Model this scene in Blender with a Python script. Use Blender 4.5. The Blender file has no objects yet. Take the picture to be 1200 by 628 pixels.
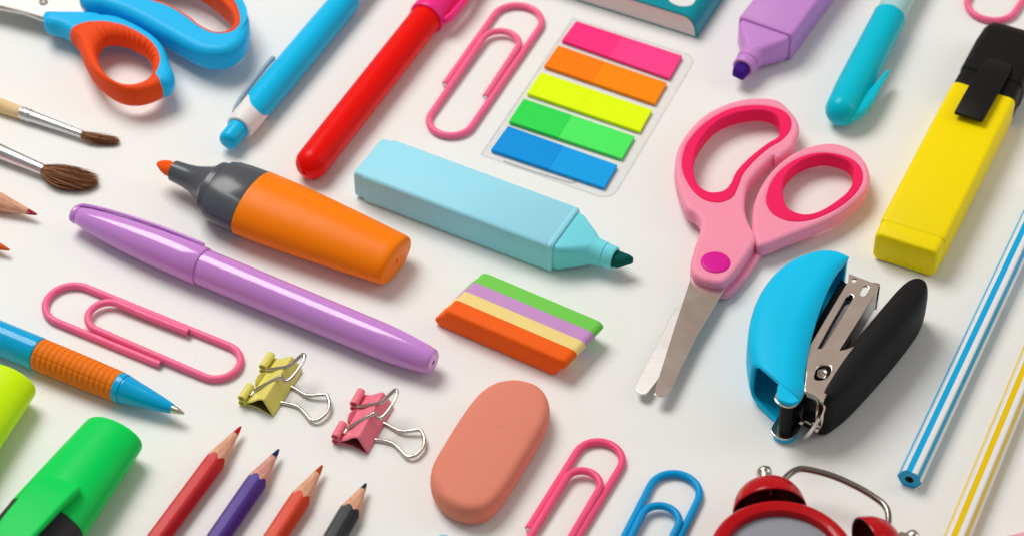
import bpy, bmesh, math, random
from math import sin, cos, pi, radians, sqrt, atan2, tan
from mathutils import Vector, Matrix

random.seed(7)
U = 0.001                       # everything below is written in millimetres
sc = bpy.context.scene
col = sc.collection

# ------------------------------------------------------------------ camera
ELEV, DIST, FPX = radians(45.8), 940.0, 3085.0
CAM = Vector((0, -DIST * cos(ELEV), DIST * sin(ELEV)))
FWD = Vector((0, cos(ELEV), -sin(ELEV)))
UPV = Vector((0, sin(ELEV), cos(ELEV)))
RGT = Vector((1, 0, 0))


def P(u, v, z=0.0):
    """point of the tabletop scene (mm) at height z seen at photo position u, v"""
    d = FWD + RGT * ((u - 600) / FPX) + UPV * ((314 - v) / FPX)
    t = (z - CAM.z) / d.z
    return CAM + d * t


# ------------------------------------------------------------------ materials
def lin(c):
    def f(x):
        x /= 255.0
        return x / 12.92 if x <= 0.04045 else ((x + 0.055) / 1.055) ** 2.4
    return (f(c[0]), f(c[1]), f(c[2]), 1.0)


def plastic(name, rgb, rough=0.35, sss=0.0, rad=2.0, grain=0.012, gscale=900, coat=0.0, trans=0.0, var=0.04, metal=0.0, ior=1.46, spec=0.16, specks=0.0):
    m = bpy.data.materials.new(name)
    m.use_nodes = True
    nt = m.node_tree
    b = nt.nodes['Principled BSDF']
    c = lin(rgb)
    tc = nt.nodes.new('ShaderNodeTexCoord')
    n1 = nt.nodes.new('ShaderNodeTexNoise')
    n1.inputs['Scale'].default_value = 60
    n1.inputs['Detail'].default_value = 4
    nt.links.new(tc.outputs['Object'], n1.inputs['Vector'])
    mx = nt.nodes.new('ShaderNodeMix')
    mx.data_type = 'RGBA'
    mx.inputs['A'].default_value = (c[0] * (1 - var), c[1] * (1 - var), c[2] * (1 - var), 1)
    mx.inputs['B'].default_value = (min(1, c[0] * (1 + var)), min(1, c[1] * (1 + var)), min(1, c[2] * (1 + var)), 1)
    nt.links.new(n1.outputs['Fac'], mx.inputs['Factor'])
    nt.links.new(mx.outputs['Result'], b.inputs['Base Color'])
    b.inputs['Metallic'].default_value = metal
    b.inputs['IOR'].default_value = ior
    b.inputs['Specular IOR Level'].default_value = spec
    n2 = nt.nodes.new('ShaderNodeTexNoise')
    n2.inputs['Scale'].default_value = 140
    n2.inputs['Detail'].default_value = 6
    nt.links.new(tc.outputs['Object'], n2.inputs['Vector'])
    mr = nt.nodes.new('ShaderNodeMapRange')
    mr.inputs['To Min'].default_value = max(0.02, rough - 0.05)
    mr.inputs['To Max'].default_value = min(1, rough + 0.07)
    nt.links.new(n2.outputs['Fac'], mr.inputs['Value'])
    nt.links.new(mr.outputs['Result'], b.inputs['Roughness'])
    if sss:
        b.inputs['Subsurface Weight'].default_value = sss
        b.inputs['Subsurface Radius'].default_value = (1.0, 0.55, 0.4)
        b.inputs['Subsurface Scale'].default_value = rad * U
    if specks:
        nv = nt.nodes.new('ShaderNodeTexNoise')
        nv.inputs['Scale'].default_value = 620
        nv.inputs['Detail'].default_value = 1
        nt.links.new(tc.outputs['Object'], nv.inputs['Vector'])
        th = nt.nodes.new('ShaderNodeMapRange')
        th.inputs['From Min'].default_value = .76
        th.inputs['From Max'].default_value = .80
        th.inputs['To Max'].default_value = specks
        nt.links.new(nv.outputs['Fac'], th.inputs['Value'])
        m2 = nt.nodes.new('ShaderNodeMix')
        m2.data_type = 'RGBA'
        m2.inputs['B'].default_value = (c[0] * .45, c[1] * .42, c[2] * .4, 1)
        nt.links.new(th.outputs['Result'], m2.inputs['Factor'])
        nt.links.new(mx.outputs['Result'], m2.inputs['A'])
        nt.links.new(m2.outputs['Result'], b.inputs['Base Color'])
    if coat:
        b.inputs['Coat Weight'].default_value = coat
        b.inputs['Coat Roughness'].default_value = 0.06
    if trans:
        b.inputs['Transmission Weight'].default_value = trans
    if grain:
        n3 = nt.nodes.new('ShaderNodeTexNoise')
        n3.inputs['Scale'].default_value = gscale
        n3.inputs['Detail'].default_value = 3
        nt.links.new(tc.outputs['Object'], n3.inputs['Vector'])
        bp = nt.nodes.new('ShaderNodeBump')
        bp.inputs['Strength'].default_value = min(1, grain * 8)
        bp.inputs['Distance'].default_value = grain * U * 4
        nt.links.new(n3.outputs['Fac'], bp.inputs['Height'])
        nt.links.new(bp.outputs['Normal'], b.inputs['Normal'])
    return m


def metal(name, rgb, rough=0.15, brushed=0.0, direction=(1, 1, 1)):
    m = plastic(name, rgb, rough, metal=1.0, grain=0.0, var=0.05, spec=.5)
    if brushed:
        nt = m.node_tree
        b = nt.nodes['Principled BSDF']
        tc = nt.nodes.new('ShaderNodeTexCoord')
        mp = nt.nodes.new('ShaderNodeMapping')
        mp.inputs['Rotation'].default_value = (0, 0, direction[0])
        mp.inputs['Scale'].default_value = (90, 4200, 90)
        n = nt.nodes.new('ShaderNodeTexNoise')
        n.inputs['Scale'].default_value = 1
        n.inputs['Detail'].default_value = 4
        nt.links.new(tc.outputs['Object'], mp.inputs['Vector'])
        nt.links.new(mp.outputs['Vector'], n.inputs['Vector'])
        bp = nt.nodes.new('ShaderNodeBump')
        rpb = nt.nodes.new('ShaderNodeValToRGB')
        rpb.color_ramp.elements[0].position = .3
        rpb.color_ramp.elements[0].color = lin([q * .93 for q in rgb])
        rpb.color_ramp.elements[1].position = .7
        rpb.color_ramp.elements[1].color = lin(rgb)
        nt.links.new(n.outputs['Fac'], rpb.inputs['Fac'])
        nt.links.new(rpb.outputs['Color'], b.inputs['Base Color'])
        bp.inputs['Strength'].default_value = brushed
        bp.inputs['Distance'].default_value = 0.05 * U
        nt.links.new(n.outputs['Fac'], bp.inputs['Height'])
        nt.links.new(bp.outputs['Normal'], b.inputs['Normal'])
    return m


def wood(name, rgb, rgb2):
    m = plastic(name, rgb, 0.6, grain=0.03, gscale=1500, var=0.02)
    nt = m.node_tree
    b = nt.nodes['Principled BSDF']
    tc = nt.nodes.new('ShaderNodeTexCoord')
    mp = nt.nodes.new('ShaderNodeMapping')
    mp.inputs['Scale'].default_value = (120, 1500, 1500)
    n = nt.nodes.new('ShaderNodeTexNoise')
    n.inputs['Scale'].default_value = 1
    n.inputs['Detail'].default_value = 5
    rp = nt.nodes.new('ShaderNodeValToRGB')
    rp.color_ramp.elements[0].position = 0.3
    rp.color_ramp.elements[0].color = lin(rgb2)
    rp.color_ramp.elements[1].position = 0.62
    rp.color_ramp.elements[1].color = lin(rgb)
    nt.links.new(tc.outputs['Object'], mp.inputs['Vector'])
    nt.links.new(mp.outputs['Vector'], n.inputs['Vector'])
    nt.links.new(n.outputs['Fac'], rp.inputs['Fac'])
    nt.links.new(rp.outputs['Color'], b.inputs['Base Color'])
    return m


# ------------------------------------------------------------------ mesh building
def cr(pts, n=6, closed=True):
    """Catmull-Rom through points of any dimension"""
    out = []
    N = len(pts)
    rng = range(N) if closed else range(N - 1)
    for i in rng:
        if closed:
            a, b, c, d = pts[i - 1], pts[i], pts[(i + 1) % N], pts[(i + 2) % N]
        else:
            a, b, c, d = pts[max(0, i - 1)], pts[i], pts[i + 1], pts[min(N - 1, i + 2)]
        for k in range(n):
            t = k / n
            out.append(tuple(0.5 * (2 * q + (r - p) * t + (2 * p - 5 * q + 4 * r - s) * t * t + (3 * q - p - 3 * r + s) * t ** 3)
                             for p, q, r, s in zip(a, b, c, d)))
    if not closed:
        out.append(tuple(pts[-1]))
    return out


class MB:
    def __init__(self):
        self.v, self.f, self.m, self.mi = [], [], [], 0

    def face(self, idx):
        self.f.append(tuple(idx))
        self.m.append(self.mi)

    def loft(self, rings, cap0=True, cap1=True, closed=True, mats=None):
        base = len(self.v)
        n = len(rings[0])
        for r in rings:
            self.v.extend(tuple(p) for p in r)
        for i in range(len(rings) - 1):
            for j in range(n if closed else n - 1):
                k = (j + 1) % n
                if mats:
                    self.mi = mats(i, j)
                self.face((base + i * n + j, base + i * n + k, base + (i + 1) * n + k, base + (i + 1) * n + j))
        if mats:
            self.mi = 0
        if cap0:
            self.face(tuple(base + j for j in reversed(range(n))))
        if cap1:
            o = base + (len(rings) - 1) * n
            self.face(tuple(o + j for j in range(n)))
        return self

    def tube(self, path, r, n=10, closed=False):
        pts = [Vector(p) for p in path]
        N = len(pts)
        tang = []
        for i in range(N):
            a = pts[i - 1] if (i > 0 or closed) else pts[i]
            b = pts[(i + 1) % N] if (i < N - 1 or closed) else pts[i]
            tang.append((b - a).normalized())
        t = tang[0]
        nrm = t.orthogonal().normalized()
        rings = []
        for i in range(N):
            if i:
                q = tang[i - 1].rotation_difference(tang[i])
                nrm = (q @ nrm).normalized()
            bi = tang[i].cross(nrm)
            rr = r[i] if isinstance(r, (list, tuple)) else r
            rings.append([pts[i] + (nrm * cos(2 * pi * k / n) + bi * sin(2 * pi * k / n)) * rr for k in range(n)])
        if closed:
            rings.append(rings[0])
        return self.loft(rings, not closed, not closed)

    def mesh(self, me):
        """append an existing mesh"""
        base = len(self.v)
        self.v.extend(tuple(v.co) for v in me.vertices)
        for p in me.polygons:
            self.face([base + i for i in p.vertices])
        return self

    def plate(self, outline, holes, z0, z1, bev=0.5, res=3):
        """flat part with rounded edges and real holes, outline in mm"""
        cu = bpy.data.curves.new('outline', 'CURVE')
        cu.dimensions = '2D'
        cu.fill_mode = 'BOTH'
        cu.extrude = max(0.0, (z1 - z0) / 2 - bev)
        cu.bevel_depth = bev
        cu.bevel_resolution = res
        cu.offset = -bev
        for o in [outline] + list(holes):
            sp = cu.splines.new('POLY')
            sp.points.add(len(o) - 1)
            for i, p in enumerate(o):
                sp.points[i].co = (p[0], p[1], 0, 1)
            sp.use_cyclic_u = True
        ob = bpy.data.objects.new('outline', cu)
        col.objects.link(ob)
        dg = bpy.context.evaluated_depsgraph_get()
        me = bpy.data.meshes.new_from_object(ob.evaluated_get(dg))
        me.transform(Matrix.Translation((0, 0, (z0 + z1) / 2)))
        self.mesh(me)
        bpy.data.objects.remove(ob)
        bpy.data.curves.remove(cu)
        bpy.data.meshes.remove(me)
        return self

    def box(self, x0, x1, y0, y1, z0, z1):
        r = [[(x, y0, z0), (x, y1, z0), (x, y1, z1), (x, y0, z1)] for x in (x0, x1)]
        return self.loft(r)

    def build(self, name, mat, parent=None, smooth=True, angle=38, bevel=0.0, solid=0.0, subsurf=0, label=None, inner=0):
        me = bpy.data.meshes.new(name)
        me.from_pydata([tuple(c * U for c in v) for v in self.v], [], self.f)
        bm = bmesh.new()
        bm.from_mesh(me)
        bmesh.ops.recalc_face_normals(bm, faces=bm.faces)
        bm.to_mesh(me)
        bm.free()
        mats = mat if isinstance(mat, (list, tuple)) else [mat]
        for m in mats:
            me.materials.append(m)
        me.polygons.foreach_set('material_index', self.m)
        if smooth:
            me.polygons.foreach_set('use_smooth', [True] * len(me.polygons))
            me.set_sharp_from_angle(angle=radians(angle))
        me.update()
        o = bpy.data.objects.new(name, me)
        col.objects.link(o)
        if solid:
            s = o.modifiers.new('thickness', 'SOLIDIFY')
            s.thickness = solid * U
            s.offset = -1
            s.material_offset = inner
        if bevel:
            bv = o.modifiers.new('edges', 'BEVEL')
            bv.width = bevel * U
            bv.segments = 3
            bv.limit_method = 'ANGLE'
            bv.angle_limit = radians(40)
            bv.harden_normals = True
        if subsurf:
            sb = o.modifiers.new('smooth', 'SUBSURF')
            sb.levels = sb.render_levels = subsurf
        if parent:
            o.parent = parent
        if label:
            o['label'] = label
        return o


def ring(x, a, b=None, n=36, cy=0.0, cz=0.0, e=2.0):
    """elliptical (superelliptical) cross-section at x, half sizes a (across) and b (up)"""
    b = a if b is None else b
    out = []
    for k in range(n):
        t = 2 * pi * k / n
        c, s = cos(t), sin(t)
        out.append((x, cy + a * math.copysign(abs(c) ** (2 / e), c), cz + b * math.copysign(abs(s) ** (2 / e), s)))
    return out


def rr(x, w, h, r, cy=0.0, cz=0.0, rot=0.0, k=6):
    """rounded rectangle cross-section at x"""
    r = min(r, w / 2 - 1e-3, h / 2 - 1e-3)
    out = []
    for (sx, sy, a0) in ((1, 1, 0), (-1, 1, pi / 2), (-1, -1, pi), (1, -1, 1.5 * pi)):
        for i in range(k + 1):
            a = a0 + (pi / 2) * i / k
            y = sx * (w / 2 - r) + r * cos(a)
            z = sy * (h / 2 - r) + r * sin(a)
            out.append((x, cy + y * cos(rot) - z * sin(rot), cz + y * sin(rot) + z * cos(rot)))
    return out


def lathe(prof, n=36):
    return [ring(x, r, n=n) for x, r in prof]


# ------------------------------------------------------------------ things
def tag(o, label, cat, group=None, kind=None):
    o['label'] = label
    o['category'] = cat
    if group:
        o['group'] = group
    if kind:
        o['kind'] = kind
    return o


def thing(name, label, cat, p=(0, 0, 0), group=None, R=None):
    o = bpy.data.objects.new(name, None)
    o.empty_display_size = 0.01
    col.objects.link(o)
    M = Matrix.Translation(Vector(p) * U)
    if R is not None:
        M = M @ R.to_4x4()
    o.matrix_world = M
    tag(o, label, cat, group)
    return o


def axis_thing(name, label, cat, a, b, group=None):
    """Empty whose x axis runs from point a to point b (mm); returns it, the length and a world-to-local function"""
    a, b = Vector(a), Vector(b)
    x = (b - a).normalized()
    y = Vector((0, 0, 1)).cross(x).normalized()
    z = x.cross(y)
    R = Matrix((x, y, z)).transposed()
    o = thing(name, label, cat, a, group, R)
    Ri = R.transposed()
    return o, (b - a).length, (lambda p: Ri @ (Vector(p) - a))


def Zm(px, ox, oy, s, z):
    """points given in an enlarged view of the photo: offset ox, oy and scale s"""
    out = []
    for p in px:
        zz = p[2] if len(p) > 2 else z
        out.append(P(ox + p[0] / s, oy + p[1] / s, zz))
    return out


def grow(poly, d):
    """offset a closed outline outwards by d"""
    ar = sum(a[0] * b[1] - b[0] * a[1] for a, b in zip(poly, poly[1:] + poly[:1]))
    sg = 1 if ar > 0 else -1
    out = []
    for i in range(len(poly)):
        q, r = poly[i - 1], poly[(i + 1) % len(poly)]
        t = Vector((r[0] - q[0], r[1] - q[1])).normalized()
        out.append((poly[i][0] + t.y * d * sg, poly[i][1] - t.x * d * sg))
    return out


def pillow(out, H, inset, p=.75, dome=.4, z0=0.0, n=16):
    """solid standing on its outline, all edges softly rounded"""
    cx, cy = sum(q[0] for q in out) / len(out), sum(q[1] for q in out) / len(out)
    rings = []
    for k in range(n + 1):
        a = -pi / 2 + pi * k / n
        s = abs(sin(a)) ** p * math.copysign(1, sin(a))
        g = grow(out, -inset * (1 - abs(cos(a)) ** .8))
        rings.append([(x, y, z0 + H / 2 + H / 2 * s) for x, y in g])
    for f, dz in ((.75, .45), (.45, .85), (.15, 1.0)):
        rings.append([(cx + (q[0] - cx) * f, cy + (q[1] - cy) * f, z0 + H + dz * dome) for q in rings[n]])
    return rings


def ray_to(poly, c, ang):
    """distance from c to a closed outline in direction ang"""
    dx, dy = cos(ang), sin(ang)
    best = 0
    for a, b in zip(poly, poly[1:] + poly[:1]):
        ex, ey = b[0] - a[0], b[1] - a[1]
        den = dx * ey - dy * ex
        if abs(den) < 1e-9:
            continue
        t = ((a[0] - c[0]) * ey - (a[1] - c[1]) * ex) / den
        u = ((a[0] - c[0]) * dy - (a[1] - c[1]) * dx) / den
        if 0 <= u <= 1 and t > best:
            best = t
    return best


def flat(pts, o=(0, 0, 0)):
    return [(p[0] - o[0], p[1] - o[1]) for p in pts]
# ------------------------------------------------------------------ setting
tb = MB()
tb.box(-1500, 1500, -1500, 1500, -30, 0)
tm = plastic('white_table', (238, 238, 235), 0.45, grain=0.02, gscale=700, var=0.015, spec=0.25, specks=.35)
t = tb.build('tabletop', tm, smooth=False)
t['kind'] = 'structure'

# ------------------------------------------------------------------ shared materials
STEEL = metal('steel', (205, 203, 200), 0.16)
CHROME = metal('chrome_wire', (204, 197, 188), 0.17)
DARKHOLE = plastic('dark_core', (35, 32, 34), 0.7)
FERR = metal('ferrule_tin', (214, 214, 215), 0.28)
WOOD = wood('cedar_wood', (232, 178, 148), (206, 146, 118))
WOODP = wood('pale_wood', (240, 212, 168), (224, 190, 140))


# ------------------------------------------------------------------ paper clips
CLIPG = 'jumbo coated paper clips'


def clip_path():
    L1, L2, L3, L4 = 9.15, 7.05, -6.75, -9.15
    R0 = 1.4

    def arc(cx, cy, r, a0, a1, n, z):
        return [(cx + r * cos(radians(a0 + (a1 - a0) * i / n)), cy + r * sin(radians(a0 + (a1 - a0) * i / n)), z) for i in range(n + 1)]
    z0, z1 = R0, R0 + 0.55
    p = []
    p += [(52.4, L2 + 0.3, z1 + .3), (45, L2 + 0.15, z1 + .3), (35, L2, z1 + .3)]
    c2, r2 = (L2 + L3) / 2, (L2 - L3) / 2
    p += arc(24.2, c2, r2, 90, 270, 18, z1 + .7)
    p += [(35, L3, z1 + .3), (50, L3, z1), (60, L3, z0 + .2)]
    c3, r3 = (L1 + L3) / 2, (L1 - L3) / 2
    p += arc(75.8 - r3, c3, r3, -90, 90, 18, z0)
    p += [(60, L1, z0), (45, L1, z0), (30, L1, z0), (18, L1, z0)]
    p += arc(9.15, 0, 9.15, 90, 270, 20, z0)
    p += [(18, L4, z0), (30, L4, z0), (42, L4, z0), (51.5, L4, z0)]
    return p


def paper_clip(label, a, b, mat, core=True):
    """a: photo position of the wide loop's end, b: another position along the axis"""
    A, B = P(a[0], a[1], 1.4), P(b[0], b[1], 1.4)
    A.z = B.z = 0
    o, L, loc = axis_thing('paper_clip', label, 'paper clip', A, B, CLIPG)
    k = L / 75.8
    p = [(x * k, y * k, z) for x, y, z in clip_path()]
    MB().tube(p, 1.3, 14).build('coated_wire', mat, o)
    for (e, f) in ((p[0], p[1]), (p[-1], p[-2])):
        d = (Vector(e) - Vector(f)).normalized()
        MB().tube([Vector(e) - d * .5, Vector(e) + d * 0.2], 0.85, 12).build('wire_end', STEEL, o)
    return o


PINKW = plastic('pink_coating', (255, 112, 156), 0.3, sss=0.1, rad=0.6, coat=0.15)
HOTW = plastic('hot_pink_coating', (255, 90, 136), 0.3, sss=0.1, rad=0.6, coat=0.15)
BLUEW = plastic('blue_coating', (0, 156, 220), 0.3, coat=0.1)
paper_clip('pink jumbo paper clip below the capped purple pen, both wire ends in view', (58.5, 346.5), (275.5, 435.5), PINKW)
paper_clip('pink jumbo paper clip between the red pen and the clear card of index flags', (617.6, 8.5), (514.0, 156.5), PINKW)
paper_clip('pink paper clip showing only one rounded end above the black capped yellow highlighter', (1249, -127), (1147, 20.5), PINKW)
paper_clip('hot pink paper clip lying beside the oval coral eraser', (713, 519.5), (611, 684), HOTW)
paper_clip('blue coated paper clip, the only blue one, beside the red alarm clock', (800.5, 556.5), (709.5, 738), BLUEW)

# ------------------------------------------------------------------ capped purple pen
PUR = plastic('lilac_plastic', (206, 140, 219), 0.16, sss=0.1, rad=1.5, grain=0.0, coat=0.35, spec=.5)
o, L, loc = axis_thing('capped_pen', 'shiny lilac purple pen with its cap and slim clip on', 'pen', P(86, 250, 6.9), P(508, 424.5, 6.5))
J = L * 0.372
cap = MB().loft(lathe([(0, .5), (0, 2.6), (0.4, 3.2), (1.6, 3.5), (2.4, 3.3), (2.6, 3.1), (3.0, 3.5), (7, 4.3), (14, 5.2), (24, 6.1), (36, 6.75), (46, 6.95), (J - .5, 7.0), (J, 6.8), (J, 5.5)], 48))
cap.build('pen_cap', PUR, o)
body = [(J - 1, 5.5), (J, 6.3), (J + .9, 6.3), (J + 1.0, 6.55), (J + 1.6, 6.6)]
for i in range(1, 9):
    body.append((J + (L - 22 - J) * i / 8, 6.6 - 0.25 * i / 8))
body += [(L - 16, 6.2), (L - 10, 5.75), (L - 5, 5.2), (L - 1.4, 4.6), (L - .5, 4.3), (L, 3.7), (L, 0.9), (L - 1.2, .8)]
MB().loft(lathe(body, 48)).build('barrel', PUR, o)
MB().loft([ring(L - 1.2, .75, n=16), ring(L - .9, .75, n=16)]).build('vent_hole', DARKHOLE, o)
ca = atan2(.66, .75)
rings = []
for x, off, w in ((1.0, 3.0, 2.6), (3, 4.1, 3.4), (7, 4.9, 3.8), (14, 5.9, 4), (22, 6.65, 4), (30, 7.15, 3.9), (38, 7.45, 3.6), (46, 7.5, 3.2), (51, 7.4, 2.6), (53, 7.25, 1.6)):
    rings.append(rr(x, 1.3, w, .5, off * cos(ca), off * sin(ca), ca))
MB().loft(rings).build('pocket_clip', PUR, o)

# ------------------------------------------------------------------ orange highlighter without its cap
GREY = plastic('grey_plastic', (80, 84, 90), 0.22, grain=0.006, spec=.4)
ORA = plastic('orange_plastic', (255, 130, 4), 0.36, sss=0.12, rad=4, grain=0.012, var=.0)
ORN = plastic('orange_felt', (255, 92, 14), 0.8, grain=0.06)
HL = 'rounded tapered highlighters'
o, L, loc = axis_thing('highlighter', 'orange highlighter with dark grey neck and uncapped orange tip', 'highlighter', P(203, 200, 9.2), P(465, 306, 8.0), HL)
k = L / 92.6
pr = [(0.6, 2.6, 2.6), (0, 2.9, 2.9), (0, 3.6, 3.6), (.3, 3.9, 3.9), (2, 4.05, 4.05), (6, 4.4, 4.4), (9, 5.1, 4.9), (12, 6.3, 5.8), (14.5, 7.6, 6.5), (16.3, 9.5, 7.4), (16.8, 10.2, 7.7), (17.0, 11.0, 8.1), (19.3, 11.2, 8.3), (19.4, 10.6, 7.8), (19.7, 12.7, 8.6), (20.4, 13.0, 8.7), (22, 13.7, 9), (26, 14.3, 9.1), (33.6, 14.7, 9.2), (33.8, 14.5, 9.1)]
MB().loft([ring(x * k, a, b, 64) for x, a, b in pr]).build('neck', GREY, o, angle=30)
pr = [(33.8, 13.8, 8.8), (33.85, 14.75, 9.25), (42, 14.6, 9.15), (52, 14.15, 8.95), (62, 13.5, 8.6), (72, 12.75, 8.15), (82, 11.95, 7.65), (89, 11.35, 7.3), (91.2, 11.1, 7.15), (92.2, 10.7, 6.8), (92.6, 10.0, 6.2), (92.7, 5, 3), (92.7, .9, .9), (92.2, .8, .8)]
MB().loft([ring(x * k, a, b, 64) for x, a, b in pr]).build('barrel', ORA, o)
MB().loft([ring(.5, 2.8, 2.7, 24), ring(-.6, 2.85, 2.8, 24), ring(-2.6, 2.9, 2.6, 24, .1, .1), ring(-4.4, 2.4, 2.0, 24, .2, .2), ring(-5.8, 1.6, 1.3, 24, .2, .3), ring(-6.8, .8, .7, 24, .1, .35), ring(-7.1, .3, .25, 24, .1, .35)]).build('felt_tip', ORN, o)

# ------------------------------------------------------------------ green and lime highlighters with caps
GRN = plastic('green_plastic', (0, 216, 92), 0.36, sss=0.25, rad=4, grain=0.02)
LIM = plastic('lime_plastic', (208, 246, 12), 0.36, sss=0.3, rad=4, grain=0.012)
ANTH = plastic('anthracite_plastic', (52, 54, 58), 0.42)


def capped_highlighter(label, a, b, m, with_clip):
    o, L, loc = axis_thing('highlighter', label, 'highlighter', a, b, HL)
    E = 42.5
    pr = [(0.0, .5, .5), (0.0, 6, 4), (.05, 9.6, 6.2), (.5, 10.5, 6.9), (1.2, 10.9, 7.2), (3, 11.1, 7.35), (12, 11.8, 7.8), (22, 12.5, 8.3), (32, 13.2, 8.8), (E, 13.9, 9.2), (E, 13.2, 8.6)]
    MB().loft([ring(x, a_, b_, 64) for x, a_, b_ in pr]).build('cap', m, o)
    pr = [(E - 1, 13.2, 8.6), (E, 13.75, 9.05), (E + 20, 14.3, 9.5), (E + 45, 13.5, 9.2), (E + 75, 10.5, 7)]
    MB().loft([ring(x, a_, b_, 64) for x, a_, b_ in pr]).build('barrel', ANTH, o)
    if with_clip:
        zz = 10.6
        R = [rr(E - 10.5, 14, 1.2, .5, 0.6, 8.6), rr(E - 9.8, 14.6, 2.4, 1, 0.6, 9.4), rr(E - 7, 14.8, 3.4, 1.2, 0.6, 9.8), rr(E - 3, 14.6, 3.4, 1.2, 0.6, 10.3), rr(E, 14.4, 3, 1.1, .6, 10.9), rr(E + 12, 13.6, 2.6, 1, .4, 11.7), rr(E + 34, 11.6, 2.4, 1, .2, 11.8), rr(E + 38, 9, 1.6, .7, .2, 11.4)]
        MB().loft(R).build('pocket_clip', m, o)
    return o


capped_highlighter('bright green highlighter with green clip over its dark grey barrel', P(135.5, 507, 8.0), P(63, 599, 9.2), GRN, True)
capped_highlighter('lime yellow highlighter end beside the orange gripped ballpoint pen', P(11, 444, 8.0), P(-56, 529, 9.2), LIM, False)

# ------------------------------------------------------------------ blue ballpoint with orange grip
BLU = plastic('cyan_blue_plastic', (0, 170, 226), 0.18, grain=0.0, coat=0.3, sss=.05, rad=1)
GRIP = plastic('orange_rubber', (240, 122, 24), 0.55, sss=0.1, rad=1.5, grain=0.03)
BRASS = metal('nickel_tip', (214, 204, 186), 0.18)
o, L, loc = axis_thing('ballpoint_pen', 'blue ballpoint pen with ribbed orange rubber grip', 'pen', P(216, 484.5, 5.2), P(0, 396, 5.7))
k = L / 81.0
x1 = (216 - 140.6) / 216 * L
x2 = (216 - 46.9) / 216 * L
MB().loft(lathe([(0, .25), (.15, .38), (.5, .45), (1.1, .6), (1.15, .8), (2.6, 1.05), (2.7, 1.2), (4.6, 1.45), (6, 1.5)], 24)).build('metal_tip', BRASS, o)
MB().loft(lathe([(4.9, 1.3), (4.8, 1.6), (5.2, 1.8), (10, 2.75), (16, 3.75), (21, 4.5), (x1 - 2.8, 4.95), (x1 - 2.7, 4.75), (x1 - 2.2, 4.75), (x1 - 2.1, 5.1), (x1 - .3, 5.25), (x1, 5.2), (x1 + 1, 4.6)], 40)).build('nose_cone', BLU, o)
gr = MB()
N = 15
gp = []
nseg = 96
for i in range(N):
    a = x1 + (x2 - x1) * i / N
    b = x1 + (x2 - x1) * (i + 1) / N
    rr0 = 5.3 + .35 * i / N + .12 * sin(pi * i / N)
    for f, dr in ((.02, -.22), (.10, -.22), (.2, 0), (.5, .03), (.84, 0), (.94, -.22)):
        gp.append((a + (b - a) * f, rr0 + dr, i))
rings = []
for x, r, i in gp:
    rg = []
    for q in range(nseg):
        t_ = 2 * pi * q / nseg
        ph = q % 12
        rq = r - (.22 if ph == 0 and r > 5.2 else 0)
        rg.append((x, rq * cos(t_), rq * sin(t_)))
    rings.append(rg)
gr.loft(rings).build('rubber_grip', GRIP, o, angle=50)
MB().loft(lathe([(x2 - .5, 4.8), (x2, 5.5), (x2 + .2, 5.75), (x2 + 1, 5.85), (x2 + 30, 5.9), (x2 + 60, 5.6), (x2 + 75, 5.2)], 40)).build('barrel', BLU, o)

# ------------------------------------------------------------------ retractable light blue pen
LB = plastic('sky_blue_plastic', (10, 190, 240), 0.34, sss=.1, rad=1.5, grain=0.006, coat=.1)
WHT = plastic('white_plastic', (236, 232, 232), 0.3, sss=.1, rad=1)
FROST = plastic('frosted_grey_plastic', (176, 200, 216), 0.25, trans=0.35)
o, L, loc = axis_thing('retractable_pen', 'sky blue retractable pen with white collar and blue push button', 'pen', P(265, 168, 5.6), P(400.5, 6.5, 5.6))
MB().loft(lathe([(0, .4), (.02, 2), (.4, 3.0), (1.2, 3.6), (2.2, 3.85), (11, 4.0), (12, 4.0)], 40)).build('push_button', LB, o)
MB().loft(lathe([(9.2, 3.9), (9.0, 4.6), (9.3, 5.1), (10.3, 5.35), (14, 5.5), (20, 5.55), (34, 5.5), (36, 5)], 48)).build('white_collar', WHT, o)
n = 64
r0, r1 = [], []
for q in range(n):
    a = 2 * pi * q / n
    xs = 19.6 - 3.2 * cos(2 * (a - 2.25)) + (0.6 * cos(4 * (a - 2.25)))
    r0.append((xs, 5.5 * cos(a), 5.5 * sin(a)))
    r1.append((xs + .15, 5.66 * cos(a), 5.66 * sin(a)))
MB().loft([r0, r1, ring(24, 5.75, n=n), ring(50, 5.9, n=n), ring(70, 5.85, n=n), ring(L + 4, 5.7, n=n)]).build('barrel', LB, o)
MB().loft([ring(L + 3, 5.6, n=n), ring(L + 30, 5.5, n=n), ring(L + 45, 5, n=n)]).build('front_section', FROST, o)
ca = atan2(.35, .93)
rings = []
for x, off, w in ((14, 5.2, 2), (16, 5.9, 3.4), (20, 6.5, 4.4), (30, 7.0, 4.6), (40, 7.2, 4.4), (45.5, 7.2, 3.8), (46.5, 7.0, 2.8)):
    rings.append(rr(x, 1.5, w, .6, off * cos(ca), off * sin(ca), ca))
MB().loft(rings).build('pocket_clip', FROST, o)

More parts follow.
